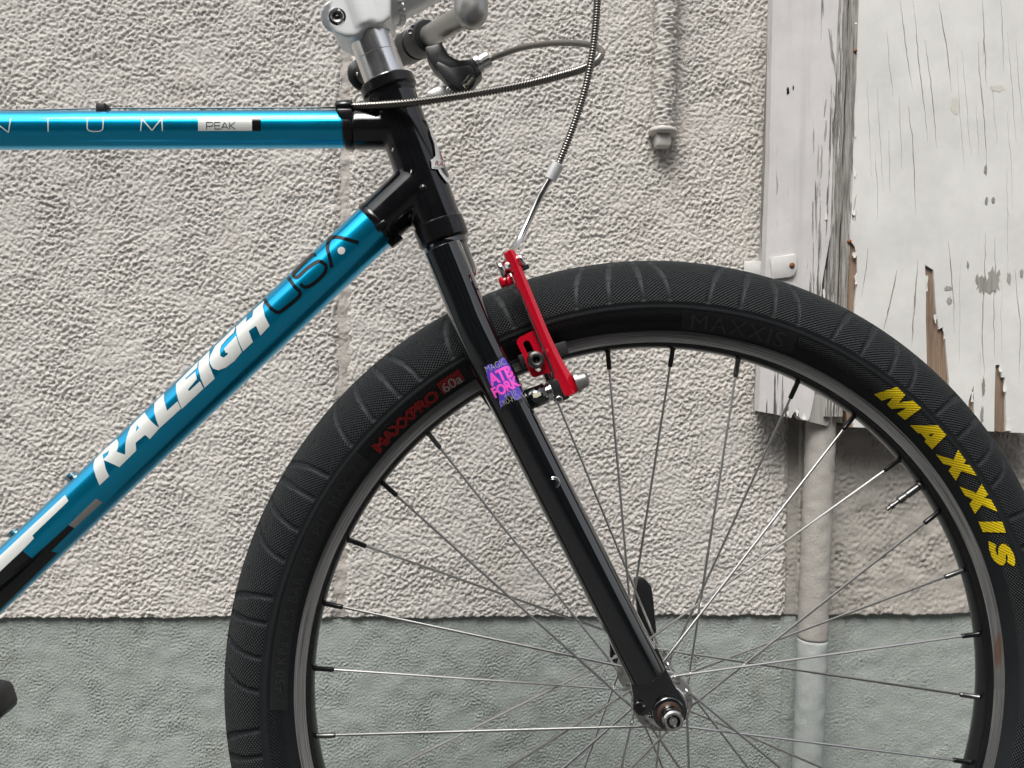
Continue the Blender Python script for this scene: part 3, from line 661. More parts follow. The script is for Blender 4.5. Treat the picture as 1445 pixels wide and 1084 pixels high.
# curled paint flakes that still hang on at the broken edges
rs = random.Random(12)
for (x, y, fw, fh, lift) in ((1208, 395, 3, 12, .004), (1206, 360, 4, 8, .003), (1320, 450, 3, 12, .003), (1333, 470, 3, 16, .003), (1308, 400, 2.4, 22, .002), (1412, 520, 3, 10, .003), (1418, 545, 3, 16, .004), (1423, 600, 5, 16, .003), (1372, 560, 2.4, 14, .002), (1205, 300, 3, 8, .003), (1206.5, 245, 3, 9, .003), (1207, 190, 2.5, 7, .002), (1208, 30, 3, 9, .003), (1125, 583, 3, 9, .003), (1135, 588, 3.5, 9, .004), (1112, 584, 2.5, 8, .002), (1166, 300, 2, 20, .002), (1163, 420, 2, 24, .002)):
    n = 5; vs = []; fs = []
    for i in range(n):
        t = i / (n - 1)
        for k in (-1, 1): vs.append(wpx(x + k * fw * (0.5 + 0.3 * math.sin(t * 5 + x)) + rs.uniform(-.4, .4), y - fh / 2 + fh * t, SOFF + 0.0005 + 0.35 * lift * t * t))
    vs += [v - WN * 0.0006 for v in vs]; m_ = 2 * n
    for i in range(n - 1):
        a = 2 * i; fs += [(a, a + 1, a + 3, a + 2), (a + m_ + 2, a + m_ + 3, a + m_ + 1, a + m_), (a, a + 2, a + m_ + 2, a + m_), (a + 3, a + 1, a + m_ + 1, a + m_ + 3)]
    fs += [(0, m_, m_ + 1, 1), (2 * n - 2, 2 * n - 1, m_ + 2 * n - 1, m_ + 2 * n - 2)]
    o = mesh_obj('paint_flake', vs, fs, M['panel'], sh, False); o.matrix_parent_inverse = sinv
# strap bracket that ties the shutter to the wall
pl = [(1087, 363.5), (1104, 361), (1121, 358), (1124.5, 361), (1124.5, 380), (1121, 388), (1116, 391), (1090, 394)]
o = board('strap_bracket', pl, SOFF + 0.004, 0.003, M['bracket']); bevel(o, 0.0008, 2)
b1 = wpx(1091, 378, SOFF + 0.0025); b2 = wpx(1062, 379, 0.006)
for nm, pa, pb, hh in (('strap_leg', wpx(1090, 379, SOFF + 0.003), wpx(1084, 380, 0.03), 0.026), ('strap_foot', wpx(1088, 380, 0.0290), wpx(1050, 380, 0.006), 0.022)):
    c = (pa + pb) / 2; dd = (pb - pa); ux = dd.normalized(); uy = ux.cross(V((0, 0, 1))).normalized()
    mb = MB(); mb.add(box(c, ux, uy, V((0, 0, 1)), dd.length, 0.004, hh)); o = mb.build(nm, M['bracket'], sh, False); bevel(o, 0.0015, 2); o.matrix_parent_inverse = sinv
P = wpx(1117.5, 374.5, SOFF + 0.004); o = mesh_obj('screw', *lathe([(0.0036, 0), (0.0036, 0.001), (0.002, 0.0022), (0.0006, 0.0024)], P, WN, 16), M['rusty'], sh); o.matrix_parent_inverse = sinv

# ================================================================== BICYCLE
bike = thing('bicycle', 'turquoise and black mountain bike with fat slick tyre and red brake arms', 'bicycle')
HZ = 0.341; HUB = V((0, 0, HZ))
def wheel_lathe(prof, seg, closed=False, k=0.0):
    vs = []; fs = []; uv = []; n = len(prof); s = [0.0]
    for a, b in zip(prof, prof[1:]): s.append(s[-1] + math.dist(a, b))
    for i in range(seg + 1):
        th = 2 * PI * i / seg
        for j, (r, y) in enumerate(prof):
            vs.append(V((r * math.cos(th), y, HZ + r * math.sin(th)))); uv.append((th * 0.31, s[j]))
    for i in range(seg):
        for j in range(n - 1):
            a = i * n + j; fs.append((a, a + 1, a + n + 1, a + n))
        if closed: fs.append((i * n + n - 1, i * n, (i + 1) * n, (i + 1) * n + n - 1))
    return vs, fs, uv
# ---- tyre
half = [(0.2848, -0.0112), (0.2880, -0.0160), (0.2945, -0.0238), (0.3000, -0.0279), (0.3055, -0.0300), (0.3110, -0.0302), (0.3180, -0.0286), (0.3255, -0.0248), (0.3325, -0.0186), (0.3385, -0.0100), (0.3415, 0.0)]
full = [V((r, y, 0)) for r, y in half] + [V((r, -y, 0)) for r, y in half[-2::-1]]
fine = resample(catmull(full, 14), 0.0011)
npf = len(fine); dist = [0.0]
for a, b in zip(fine, fine[1:]): dist.append(dist[-1] + (b - a).length)
S = np.array(dist); Rr = np.array([p.x for p in fine]); Yy = np.array([p.y for p in fine]); Lt = S[-1]
nrmx = np.gradient(Yy, S); nrmy = -np.gradient(Rr, S)            # outward in (r,y): rotate tangent
sg = np.sign(nrmx[npf // 2]) or 1.0; nrmx *= sg; nrmy *= sg
NT = 1900
TH = np.linspace(0, 2 * PI, NT, endpoint=False)[:, None]
near = (Yy < 0)
# position along the tread from the sidewall band (0) to the crown (1), by radius on either side
ib = int(np.argmin(np.abs(Rr[:npf // 2] - 0.3068))); s_b = S[ib]; s_top = Lt / 2 - 0.006
ss = np.where(near, S, Lt - S); tt = (ss - s_b) / (s_top - s_b)
PERIOD = 2 * PI / 19.0
T0 = math.radians(84.2)
H = np.zeros((NT, npf))
tcl = np.clip(tt, 0, 1)[None, :]
groove = np.zeros((NT, npf))
for offd, lean in ((0.0, -2.5), (-4.7, -1.4), (-9.6, 0.6), (-13.4, 2.3)):
    c = T0 + math.radians(offd) + math.radians(lean) * (tcl ** 1.6)
    dth = (TH - c + PERIOD / 2) % PERIOD - PERIOD / 2
    x = np.abs(dth) * 0.325
    hw = np.where(tcl < 0.45, 0.0021, np.where(tcl < 0.78, 0.0026, 0.0023))
    g = np.clip((hw + 0.0005 - x) / 0.0009, 0, 1)
    g = g * g * (3 - 2 * g)
    inside = ((tt > 0.02) & (tt < 0.97))[None, :]
    step = 1.0 - 0.35 * ((tcl > 0.43) & (tcl < 0.47)) - 0.35 * ((tcl > 0.76) & (tcl < 0.80))
    groove = np.maximum(groove, g * inside * step)
H -= 0.0013 * groove
# little wear pits between the grooves
for offd, tp in ((-2.6, 0.62), (-15.8, 0.66), (-7.1, 0.9)):
    dth = (TH - (T0 + math.radians(offd)) + PERIOD / 2) % PERIOD - PERIOD / 2
    q = (dth * 0.325 / 0.0016) ** 2 + (((ss - (s_b + tp * (s_top - s_b)))[None, :]) / 0.0016) ** 2
    H -= 0.0008 * np.exp(-q)
# smooth band between tread and sidewall, fine seam near the crown
bd = ss - s_b
H += (0.0007 * np.exp(-((bd + 0.0049) / 0.0007) ** 2) - 0.0005 * np.exp(-((bd + 0.0022) / 0.0016) ** 2) - 0.0004 * np.exp(-((bd - (s_top - s_b) * 0.93) / 0.0006) ** 2))[None, :]
# knurl amount: tread and sidewall, not band, grooves or crown
kn = np.clip(np.minimum((bd - 0.0005) / 0.0006, ((s_top - s_b) * 0.93 - bd) / 0.001), 0, 1)
kn2 = np.clip(np.minimum((-0.0056 - bd) / 0.0006, (ss - 0.010) / 0.003), 0, 1) * 0.75
K = np.clip(np.maximum(kn, kn2)[None, :] - groove * 1.0, 0, 1)
PR = Rr[None, :] + nrmx[None, :] * H; PY = Yy[None, :] + nrmy[None, :] * H
X = PR * np.cos(TH); Z = HZ + PR * np.sin(TH); Y3 = PY + 0 * TH
Pv = np.stack([X, Y3, Z], -1).reshape(-1, 3)
ii = np.arange(NT); jj = np.arange(npf - 1)
a = (ii[:, None] * npf + jj[None, :]); b2 = (((ii + 1) % NT)[:, None] * npf + jj[None, :])
Q = np.stack([a, a + 1, b2 + 1, b2], -1).reshape(-1, 4)
me = bpy.data.meshes.new('tyre'); me.vertices.add(len(Pv)); me.vertices.foreach_set('co', Pv.ravel()); me.loops.add(Q.size); me.loops.foreach_set('vertex_index', Q.ravel().astype(np.int32))
me.polygons.add(len(Q)); me.polygons.foreach_set('loop_start', np.arange(0, Q.size, 4, dtype=np.int32)); me.update(calc_edges=True); me.polygons.foreach_set('use_smooth', np.ones(len(Q), bool))
ul = me.uv_layers.new(name='UVMap'); thl = np.repeat(np.arange(NT), 1)
UU = np.empty((len(Q), 4, 2)); iq = np.repeat(ii, npf - 1); jq = np.tile(jj, NT); dt = 2 * PI / NT * 0.325
UU[:, 0, 0] = iq * dt; UU[:, 1, 0] = iq * dt; UU[:, 2, 0] = (iq + 1) * dt; UU[:, 3, 0] = (iq + 1) * dt
UU[:, 0, 1] = S[jq]; UU[:, 1, 1] = S[jq + 1]; UU[:, 2, 1] = S[jq + 1]; UU[:, 3, 1] = S[jq]
ul.data.foreach_set('uv', UU.ravel())
at_ = me.attributes.new('knurl', 'FLOAT', 'POINT'); at_.data.foreach_set('value', K.ravel())
me.materials.append(M['rubber'])
tyre = bpy.data.objects.new('tyre', me); COL.objects.link(tyre); tyre.parent = bike
class TyreT: pass
tt_ = TyreT()
hn = npf // 2 + 6                                               # near side only, coarse, for laying the prints on
vv, ff, _ = wheel_lathe([(float(Rr[j]), float(Yy[j])) for j in range(0, hn, 2)], 480)
tt_.b = BVHTree.FromPolygons(vv, ff)
def tyre_uv(co): return (math.atan2(co.z - HZ, co.x) * 0.325, math.hypot(co.x, co.z - HZ))
NC = (932.5, 985.0)                                             # hub centre as seen at the depth of the sidewall
k5 = (1220, 540, 160 / 1084.0); k6 = (1320, 660, 160 / 1084.0)
mx_letters = [cdt(tf([(90, 108), (310, 40), (388, 115), (328, 190), (460, 168), (540, 243), (388, 355), (312, 292), (405, 238), (258, 248), (215, 205), (270, 140), (165, 168)], *k5)),
    cdt(tf([(435, 405), (700, 408), (780, 500), (648, 635), (575, 560), (590, 540), (535, 478), (512, 480)], *k5), [tf([(610, 495), (670, 482), (632, 517)], *k5)]),
    cdt(tf([(682, 680), (850, 738), (892, 642), (968, 745), (945, 775), (1005, 788), (1070, 888), (925, 842), (875, 935), (805, 838), (835, 797), (755, 775)], *k5)),
    cdt(tf([(230, 172), (390, 243), (440, 155), (503, 255), (465, 288), (530, 305), (592, 418), (447, 352), (380, 440), (327, 343), (358, 302), (285, 265)], *k6)),
    cdt(tf([(413, 515), (637, 515), (673, 620), (455, 612)], *k6)),
    cdt(tf(smooth2d([(510, 700), (545, 718), (580, 738), (575, 785), (592, 832), (602, 825), (604, 770), (640, 725), (690, 745), (740, 810), (760, 880), (752, 940), (720, 925), (690, 905), (692, 850), (680, 828), (672, 845), (672, 900), (645, 932), (600, 920), (545, 860), (515, 780)], 3), *k6))]
for L in mx_letters: decal('yellow_letter', L, tt_, 0.00045, M['yellow'], tyre, 5, tyre_uv)
def arc_px(r, a): return (NC[0] + r * math.cos(math.radians(a)), NC[1] - r * math.sin(math.radians(a)))
def arc_box(r0, r1, a0, a1, n=14, slant=0.0): return [arc_px(r0, a0 + (a1 - a0) * i / n) for i in range(n + 1)] + [arc_px(r1, a1 + slant + (a0 - a1) * i / n) for i in range(n + 1)]
decal('red_lettering', arc_text('MAXXPRO', NC, 527, 139.0, 126.2, 14, 0.05, 0.86), tt_, 0.00045, M['tyre_red'], tyre, 5, tyre_uv)
decal('red_patch', cdt(arc_box(527, 545, 125.6, 121.6)), tt_, 0.00040, M['tyre_red'], tyre, 5, tyre_uv)
decal('white_lettering', arc_text('60a', NC, 527.5, 125.3, 121.9, 13, 0.012, 0.95), tt_, 0.00070, M['tyre_white'], tyre, 4, tyre_uv)
decal('green_lettering', arc_text('EXXO', NC, 533.5, 120.9, 118.4, 8, 0.0), tt_, 0.00045, M['tyre_green'], tyre, 4, tyre_uv)
decal('green_lettering', arc_text('PROTECTION', NC, 526.5, 120.9, 117.9, 4.2, 0.0), tt_, 0.00045, M['tyre_green'], tyre, 4, tyre_uv)
decal('moulded_panel', cdt(arc_box(527, 552, 181.8, 141.0, 60)), tt_, 0.00036, M['rubber_plain'], tyre, 5)
decal('moulded_lettering', arc_text('/ 450 KPa / 4.5 BAR / 65 / PSI   MAX. / /', NC, 532, 180.6, 141.6, 13.5, -0.012, 1.12), tt_, 0.00075, M['rubber_letter'], tyre, 5)
decal('moulded_panel', cdt(arc_box(520, 549, 86.8, 69.2, 30)), tt_, 0.00036, M['rubber_plain'], tyre, 5)
decal('moulded_lettering', arc_text('MAXXIS', NC, 523.5, 85.4, 71.0, 21, -0.004, 1.1), tt_, 0.00085, M['rubber_letter'], tyre, 5)
decal('moulded_panel', cdt(arc_box(522, 552, -4.6, -26.0, 24)), tt_, 0.00036, M['rubber_plain'], tyre, 5)
decal('moulded_lettering', arc_text('63-559', NC, 529, -6.2, -16.5, 15, -0.006, 1.1), tt_, 0.00075, M['rubber_letter'], tyre, 5)

# ---- rim
rp = [(0.2860, -0.0075), (0.2862, -0.0108), (0.2855, -0.0114), (0.2770, -0.01165), (0.2755, -0.0118), (0.2740, -0.0106), (0.2722, -0.0070), (0.2714, -0.0035), (0.2712, 0.0)]
rp = rp + [(r, -y) for r, y in rp[-2::-1]]
vs, fs, uv = wheel_lathe(rp, 360)
rim = mesh_obj('rim', vs, fs, M['black_satin'], bike, True, uv); sharp(rim, 25)
tp = [(0.2854, -0.01150), (0.2835, -0.01168), (0.2812, -0.01160), (0.2790, -0.01176), (0.2771, -0.01172), (0.2764, -0.01195), (0.2757, -0.01188)]
for sgn in (1, -1):
    vs, fs, uv = wheel_lathe([(r, y * sgn) for r, y in tp], 360); mesh_obj('brake_track', vs, fs, M['track'], rim, True, uv)
# ---- hub
YA = V((0, 1, 0))
hub = mesh_obj('hub', *lathe([(0.009, -0.047), (0.0155, -0.046), (0.0165, -0.043), (0.0165, -0.0362), (0.0185, -0.0355), (0.0228, -0.0350), (0.0236, -0.0342), (0.0236, -0.0326), (0.0228, -0.0318), (0.0150, -0.030), (0.0125, -0.022), (0.0120, 0.0), (0.0125, 0.022), (0.0150, 0.030), (0.0228, 0.0318), (0.0236, 0.0334), (0.0228, 0.035), (0.0165, 0.0362), (0.0155, 0.046), (0.009, 0.047)], HUB, YA, 64), M['grey_metal'], bike); sharp(hub, 30)
mesh_obj('dust_cap', *lathe([(0.0150, -0.0466), (0.0168, -0.0462), (0.0170, -0.0445), (0.0168, -0.0435)], HUB, YA, 48), M['silver'], hub)
# ---- spokes
TH0 = 8.7
for k in range(32):
    th = math.radians(TH0 + 11.25 * k); nr = (k % 2 == 0); sg = -1 if nr else 1
    ccw = 1 if (k % 4 in (0, 3)) else -1
    ha = th + ccw * math.radians(64); fy = sg * 0.0334; out = 0.0022 if (k // 2) % 2 == 0 else -0.0022
    hp = V((0.0200 * math.cos(ha), fy + sg * out, HZ + 0.0200 * math.sin(ha))); ry = sg * 0.0012
    rpnt = V((0.2716 * math.cos(th), ry, HZ + 0.2716 * math.sin(th))); dd = (rpnt - hp); L = dd.length; dd.normalize()
    el = V((hp.x, fy - sg * out * 1.0, hp.z))
    mb = MB(); mb.add(tube([el, V((hp.x, fy + sg * out * 0.4, hp.z)), hp + dd * 0.0016, hp + dd * 0.006, hp + dd * (L - 0.010)], [0.001] * 5, 8))
    mb.add(lathe([(0.0008, 0), (0.0022, 0.0003), (0.0022, 0.0011), (0.0010, 0.0016)], V((hp.x, fy - sg * out * 1.15, hp.z)), V((0, -out * sg, 0)).normalized(), 10))
    sp = mb.build('spoke', M['spoke'], bike)
    mesh_obj('nipple', *lathe([(0.0013, 0.0), (0.00185, 0.0006), (0.0020, 0.0024), (0.0020, 0.0138), (0.0029, 0.0150), (0.0030, 0.0165)], hp + dd * (L - 0.0152), dd, 10), M['dark_steel'] if k % 5 == 1 else M['black_satin'], sp)
# ---- valve
va = math.radians(TH0 + 11.25 * 2.5); vd = V((-math.cos(va), 0, -math.sin(va))); vo = HUB - vd * 0.2716
val = mesh_obj('valve', *lathe([(0.0048, 0.0), (0.0048, 0.0015), (0.0031, 0.0020), (0.0031, 0.0135), (0.0026, 0.0142), (0.0026, 0.0165), (0.0031, 0.0168), (0.0031, 0.0215), (0.0017, 0.0222), (0.0017, 0.0270), (0.0025, 0.0273), (0.0025, 0.0300), (0.0015, 0.0304), (0.0015, 0.0335), (0.0008, 0.0340)], vo, vd, 16), M['dark_steel'], bike); sharp(val, 30)

# ---- fork
S_A, S_B = at(527.5, 66), at(624.2, 332); AX = (S_B - S_A).normalized()
def hp_(py): return S_A + (S_B - S_A) * ((py - 66) / (332 - 66.0))
crown = mesh_obj('fork', *lathe([(0.0172, -0.002), (0.0184, 0.0), (0.0184, 0.004), (0.0166, 0.006), (0.0166, 0.026), (0.0150, 0.032), (0.010, 0.036)], hp_(343), AX, 48), M['black_gloss'], bike); sharp(crown, 40)
bl = [(625.5, 353, -0.0405), (626.3, 355, -0.0406), (640, 390, -0.0424), (656, 430, -0.0446), (689, 508, -0.0495), (760, 651, -0.0505), (832, 792, -0.0515), (903, 931, -0.0525), (915, 955, -0.0525)]
BP = catmull([at(*p) for p in bl], 10)
rad = []
for i, p in enumerate(BP):
    t = i / (len(BP) - 1); rad.append(0.0130 if i == 0 else 0.0142 if t < 0.96 else 0.0140 - 0.004 * ((t - 0.96) / 0.04) ** 2)
mir = lambda p: V((p.x, -p.y, p.z))
vs, fs = tube(BP, rad, 40)
blade = mesh_obj('fork_blade', vs, fs, M['black_gloss'], crown)
mesh_obj('fork_blade', [mir(v) for v in vs], [f[::-1] for f in fs], M['black_gloss'], crown)
# round weld shoulders where the blades meet the steerer
for sgn in (1, -1):
    pass
mesh_obj('crown_bridge', *tube([at(632, 371, -0.036), mir(at(632, 371, -0.036))], 0.0138, 32), M['black_gloss'], crown)
# dropouts
dro = [(884, 925), (928, 915), (940, 945), (952, 968), (966.5, 990), (969.5, 1003), (967, 1015), (960, 1024), (950, 1028), (940, 1027), (934, 1025), (931, 1021), (929.5, 1012), (927, 1005), (921, 1002), (917, 1004), (914.5, 1008), (908, 1010.5), (901, 1009.5), (895.5, 1004), (893.5, 997), (894, 985)]
dropout = px_prism('dropout', dro, -0.0565, 0.006, M['black_gloss'], crown, [circ(902.5, 999, 3.6, 14)], 0.0)
me = dropout.data.copy(); me.transform(Matrix.Scale(-1, 4, V((0, 1, 0)))); me.flip_normals(); o = bpy.data.objects.new('dropout', me); COL.objects.link(o); o.parent = crown
C0 = at(944.0, 1002.5, -0.0565)
AXC = V((0, 0, HZ))
mesh_obj('eyelet_bolt', *lathe([(0.0040, 0.0), (0.0046, 0.0012), (0.0046, 0.003)], at(902.5, 999, -0.0592), YA, 20), M['black_satin'], crown)
mesh_obj('eyelet_bolt', *lathe([(0.0022, 0.0), (0.0026, 0.0006), (0.0026, 0.003)], at(919, 1014, -0.0530), YA, 16), M['chrome'], crown)
mesh_obj('washer', *lathe([(0.0070, -0.0590), (0.0088, -0.0590), (0.0091, -0.0586), (0.0091, -0.0560)], AXC, YA, 40), M['rust'], hub)
mesh_obj('lock_ring', *lathe([(0.0100, -0.0584), (0.0120, -0.0580), (0.0123, -0.0560)], AXC, YA, 40), M['black_gloss'], hub)
nutp = []
o = mesh_obj('axle_nut', *lathe([(0.0015, -0.0722), (0.0015, -0.0712), (0.0030, -0.0710), (0.0032, -0.0700), (0.0046, -0.0700), (0.0050, -0.0722), (0.0066, -0.0722), (0.0076, -0.0708), (0.0078, -0.0680), (0.0074, -0.0655), (0.0074, -0.0625), (0.0078, -0.0595), (0.0078, -0.0560)], AXC, YA, 48), M['chrome'], hub); sharp(o, 25)
mesh_obj('nut_recess', *lathe([(0.0031, -0.0707), (0.0046, -0.07075)], AXC, YA, 32), M['black_satin'], hub)
mesh_obj('axle_nut', *lathe([(0.006, 0.056), (0.0085, 0.056), (0.0085, 0.068), (0.005, 0.071)], AXC, YA, 24), M['chrome'], hub)
# quick release lever on the far side
lv = [(896, 817), (903, 815), (911, 818), (920, 828), (923, 850), (927, 893), (924, 899), (905, 900), (901, 870), (897, 838)]
px_prism('quick_release_lever', lv, 0.070, 0.008, M['black_plastic'], hub, (), 0.002)
mesh_obj('lever_stalk', *tube(catmull([at(914, 895, 0.074), at(912, 915, 0.074), at(905, 935, 0.071), HUB + V((0, 0.069, 0))], 6), 0.0052, 14), M['black_plastic'], hub)
# brake mount screw boss on the blade
bs = at(781.5, 681.5, -0.0648)
mesh_obj('rivet_hole', *lathe([(0.0024, 0.0008), (0.0036, 0.0), (0.0046, 0.0004), (0.0049, 0.0016), (0.0049, 0.004)], bs, YA, 28), M['chrome'], crown)
mesh_obj('rivet_core', *lathe([(0.0012, 0.0), (0.0033, -0.0003), (0.0033, 0.002)], bs + YA * 0.0004, YA, 24), M['black_gloss'], crown)

# ---- headset, head tube, frame tubes
def frame_tube(name, p0, p1, r, mat, seg=64, n=60):
    return mesh_obj(name, *tube([p0.lerp(p1, i / n) for i in range(n + 1)], r, seg), mat, bike)
R_TT, R_DT, R_HT = 0.01465, 0.0188, 0.0193
tt0, tt1 = at(-60, 184.7), at(492, 182.6); tdir = (tt1 - tt0).normalized()
top_tube = frame_tube('top_tube', tt0, tt1, R_TT, M['cyan'])
dt0, dt1 = at(-70, 886), at(552, 298.5); ddir = (dt1 - dt0).normalized()
down_tube = frame_tube('down_tube', dt0, dt1, R_DT, M['cyan'])
HT0, HT1 = hp_(130), hp_(318)
def ring(C, d, r, l): return lathe([(r - .0008, 0), (r, .0008), (r, l - .0008), (r - .0008, l)], C, d, 48)
sTT = at(500, 182.6); eTT = at(568, 182.4); sDT = at(533, 316.3); eDT = at(600, 253)
head = fuse('head_tube', [tube([HT0.lerp(HT1, i / 20) for i in range(21)], R_HT, 64), tube([sTT.lerp(eTT, i / 10) for i in range(11)], 0.0158, 56), tube([sDT.lerp(eDT, i / 10) for i in range(11)], R_DT + 0.0008, 56)], 0.0011, 14, M['black_worn'], bike)
# collars, cable stop, cable guide
mesh_obj('lug_collar', *ring(at(487, 182.7), tdir, 0.0158, 0.0075), M['black_satin'], top_tube)
mesh_obj('lug_collar', *ring(at(529.5, 319.5), ddir, R_DT + 0.0009, 0.0062), M['black_satin'], down_tube)
cs = at(474, 151.5, -0.006); ce = at(497.5, 150.5, -0.006)
o = mesh_obj('cable_stop', *lathe([(0.0040, 0), (0.0050, 0.0010), (0.0050, (ce - cs).length - .001), (0.0042, (ce - cs).length)], cs, ce - cs, 24), M['black_satin'], top_tube)
px_prism('stop_web', [(474.5, 153), (497, 153), (497, 178), (487, 176), (481, 166), (475, 160)], -0.0155, 0.011, M['black_satin'], top_tube, (), 0.0012)
gc = at(146, 155.5, -0.003); mb = MB(); mb.add(box(gc, tdir, YA, V((0, 0, 1)), 0.0072, 0.012, 0.0085)); o = mb.build('cable_guide', M['black_plastic'], top_tube, False); bevel(o, 0.0014, 2)
cw = [at(-60, 157.5, -0.002), at(60, 155, -0.002), at(145, 153.2, -0.001), at(300, 152.6, -0.004), at(476, 152, -0.006)]
mesh_obj('inner_cable', *tube(catmull(cw, 6), 0.0007, 8), M['dark_steel'], bike)
for (xa, ya, xb, yb) in ((532, 325, 545.5, 314.5), (550.5, 347, 566.5, 333.5)):
    a, b = at(xa, ya, -0.0155 if xa < 540 else -0.003), at(xb, yb, -0.0155 if xa < 540 else -0.003); d = (b - a).normalized(); n_ = d.cross(YA).normalized()
    mb = MB(); mb.add(box((a + b) / 2, d, YA, n_, (b - a).length, 0.009, 0.0052)); o = mb.build('cable_stop', M['black_satin'], down_tube, False); bevel(o, 0.001, 2)
for (x, y) in ((101, 671), (20, 751)):
    P = at(x + 4, y + 6); up = V((-0.68, 0, 0.735)); o = mesh_obj('bottle_bolt', *lathe([(0.0046, -0.003), (0.0046, 0.0035), (0.0052, 0.004), (0.0052, 0.0052), (0.0038, 0.0068), (0.002, 0.0062)], P, up, 24), M['chrome'], down_tube); sharp(o, 30)
# headset
def hs_ring(name, y0, prof, mat, seg=64): 
    o = mesh_obj(name, *lathe(prof, hp_(y0), AX, seg), mat, bike); sharp(o, 30); return o
hs_ring('spacer', 42, [(0.0160, 0), (0.0167, 0.0003), (0.0167, 0.0228), (0.0163, 0.0232)], M['silver'])
hs_ring('spacer', 81.2, [(0.0163, 0), (0.0167, 0.0003), (0.0167, 0.0230), (0.0158, 0.0240)], M['silver'])
hs_ring('headset_cup', 115.5, [(0.0150, -0.0010), (0.0206, 0.0), (0.0219, 0.0012), (0.0220, 0.0080), (0.0208, 0.0092), (0.0198, 0.0096), (0.0198, 0.0124), (0.0186, 0.0160), (0.0170, 0.0165)], M['black_satin'])
hs_ring('headset_cup', 314, [(0.0160, -0.001), (0.0196, 0.0), (0.0204, 0.0010), (0.0205, 0.0150), (0.0192, 0.0165), (0.0178, 0.0168), (0.0178, 0.0186), (0.0166, 0.0190)], M['black_satin'])
# ---- stem
sc0 = hp_(-50); sc1 = hp_(48)
lob = at(477, 24, -0.010); lob2 = V((lob.x, 0.012, lob.z))
ext0 = at(532, 12, 0.0); ext1 = at(800, -135, 0.0)
ear = at(520, 10, -0.004)
parts = [tube([sc0.lerp(sc1, i / 12) for i in range(13)], 0.0212, 48), tube([at(474, 24, -0.0135), at(474, 24, 0.0135)], 0.0118, 32), tube([at(471, -40, -0.0135), at(471, -40, 0.0135)], 0.0112, 32)]
c = at(494, -5, 0.0); dx = AX.cross(YA).normalized()
parts.append(box(at(495, -6, 0.0), dx, YA, AX, 0.030, 0.027, 0.044))
P_, F_ = cdt([(462, -70), (465, -10), (468, 6), (463.5, 24), (466, 36), (473, 46), (488, 52), (503, 50), (518, 37), (542, 32), (551, 24), (555, -70)])
parts.append(plate(P_, F_, lambda p: at(p[0], p[1], -0.0192), V((0, 0.0384, 0))))
stem = fuse('stem', parts, 0.0011, 8, M['silver_paint'], bike)
mesh_obj('stem_extension', *tube([ext0.lerp(ext1, i / 10) for i in range(11)], 0.0172, 40), M['silver_paint'], stem)
wc_ = []
wb = MB(); wr = random.Random(5)
ed = (ext1 - ext0).normalized(); eu, ev = frame_of(ed)
for i in range(26):
    a = 2 * PI * i / 26; wb.add(tube([ext0 + ed * (0.011 + 0.004 * math.cos(a)) + (eu * math.cos(a) + ev * math.sin(a)) * 0.0170, ext0 + ed * (0.0145 + 0.004 * math.cos(a)) + (eu * math.cos(a + .12) + ev * math.sin(a + .12)) * 0.0176], [0.0022, 0.0026], 10))
wb.build('weld_bead', M['silver_paint'], stem)
bo = at(476, 23.5, -0.0196); 
mesh_obj('bolt_recess', *lathe([(0.0066, 0.0), (0.0066, 0.001)], at(476, 23.5, -0.0192), YA, 32), M['black_satin'], stem)
o = mesh_obj('stem_bolt', *lathe([(0.0030, 0.0016), (0.0030, -0.0008), (0.0044, -0.0010), (0.0049, -0.0004), (0.0049, 0.0018)], bo, YA, 24), M['chrome'], stem); sharp(o, 25)
mesh_obj('hex_socket', *lathe([(0.0005, 0.0002), (0.0029, 0.0002), (0.0029, 0.001)], bo, YA, 6), M['black_satin'], stem)
# ---- handlebar (far half) with lever, grip
hb = [(672, 12.3, 0.098), (657, 21, 0.115), (632, 35.6, 0.150), (609, 49, 0.190), (572, 70.6, 0.255), (512, 105.7, 0.350)]
HBP = catmull([at(*p) for p in hb], 10)
bar = mesh_obj('handlebar', *tube(HBP, 0.0106, 28), M['grey_metal'], bike)
mesh_obj('bar_bend', *tube([at(664.5, -70, 0.095), at(664.5, 14, 0.095), at(664.5, 24, 0.095), at(664.5, 31, 0.096), at(664.5, 36.5, 0.097), at(664.5, 40, 0.098), at(664.5, 41.2, 0.099)], [0.0157, 0.0157, 0.0150, 0.0130, 0.0098, 0.0050, 0.0005], 36), M['grey_metal'], bar)
ga, gb = at(575, 69, 0.250), at(512, 106, 0.352); gd = (gb - ga).normalized(); gl = (gb - ga).length
prof = []
for i in range(40):
    h = gl * i / 39; prof.append((0.0150 if i < 4 else (0.0135 + 0.0006 * math.cos(i * 1.57)), h))
prof += [(0.0185, gl - 0.002), (0.0188, gl + 0.003), (0.014, gl + 0.006)]
grip = mesh_obj('grip', *lathe(prof, ga, gd, 32), M['black_plastic'], bar)
gr = random.Random(2)
for (x, y) in ((566.5, 68.5), (570, 81), (561, 60.5), (504, 104.5), (559, 72)):
    d = ray(x, y).normalized(); h = BVHTree.FromPolygons([v.co.copy() for v in grip.data.vertices], [tuple(p.vertices) for p in grip.data.polygons]).ray_cast(CAM_LOC, d)
    if h[0]: mesh_obj('grip_stud', *lathe([(0.0022, -0.0006), (0.0018, 0.0006), (0.0006, 0.0011)], h[0], h[1], 12), M['chrome'], bar)
la, lb = at(605, 51.3, 0.196), at(574, 69.4, 0.250); ld = (lb - la).normalized(); ll = (lb - la).length
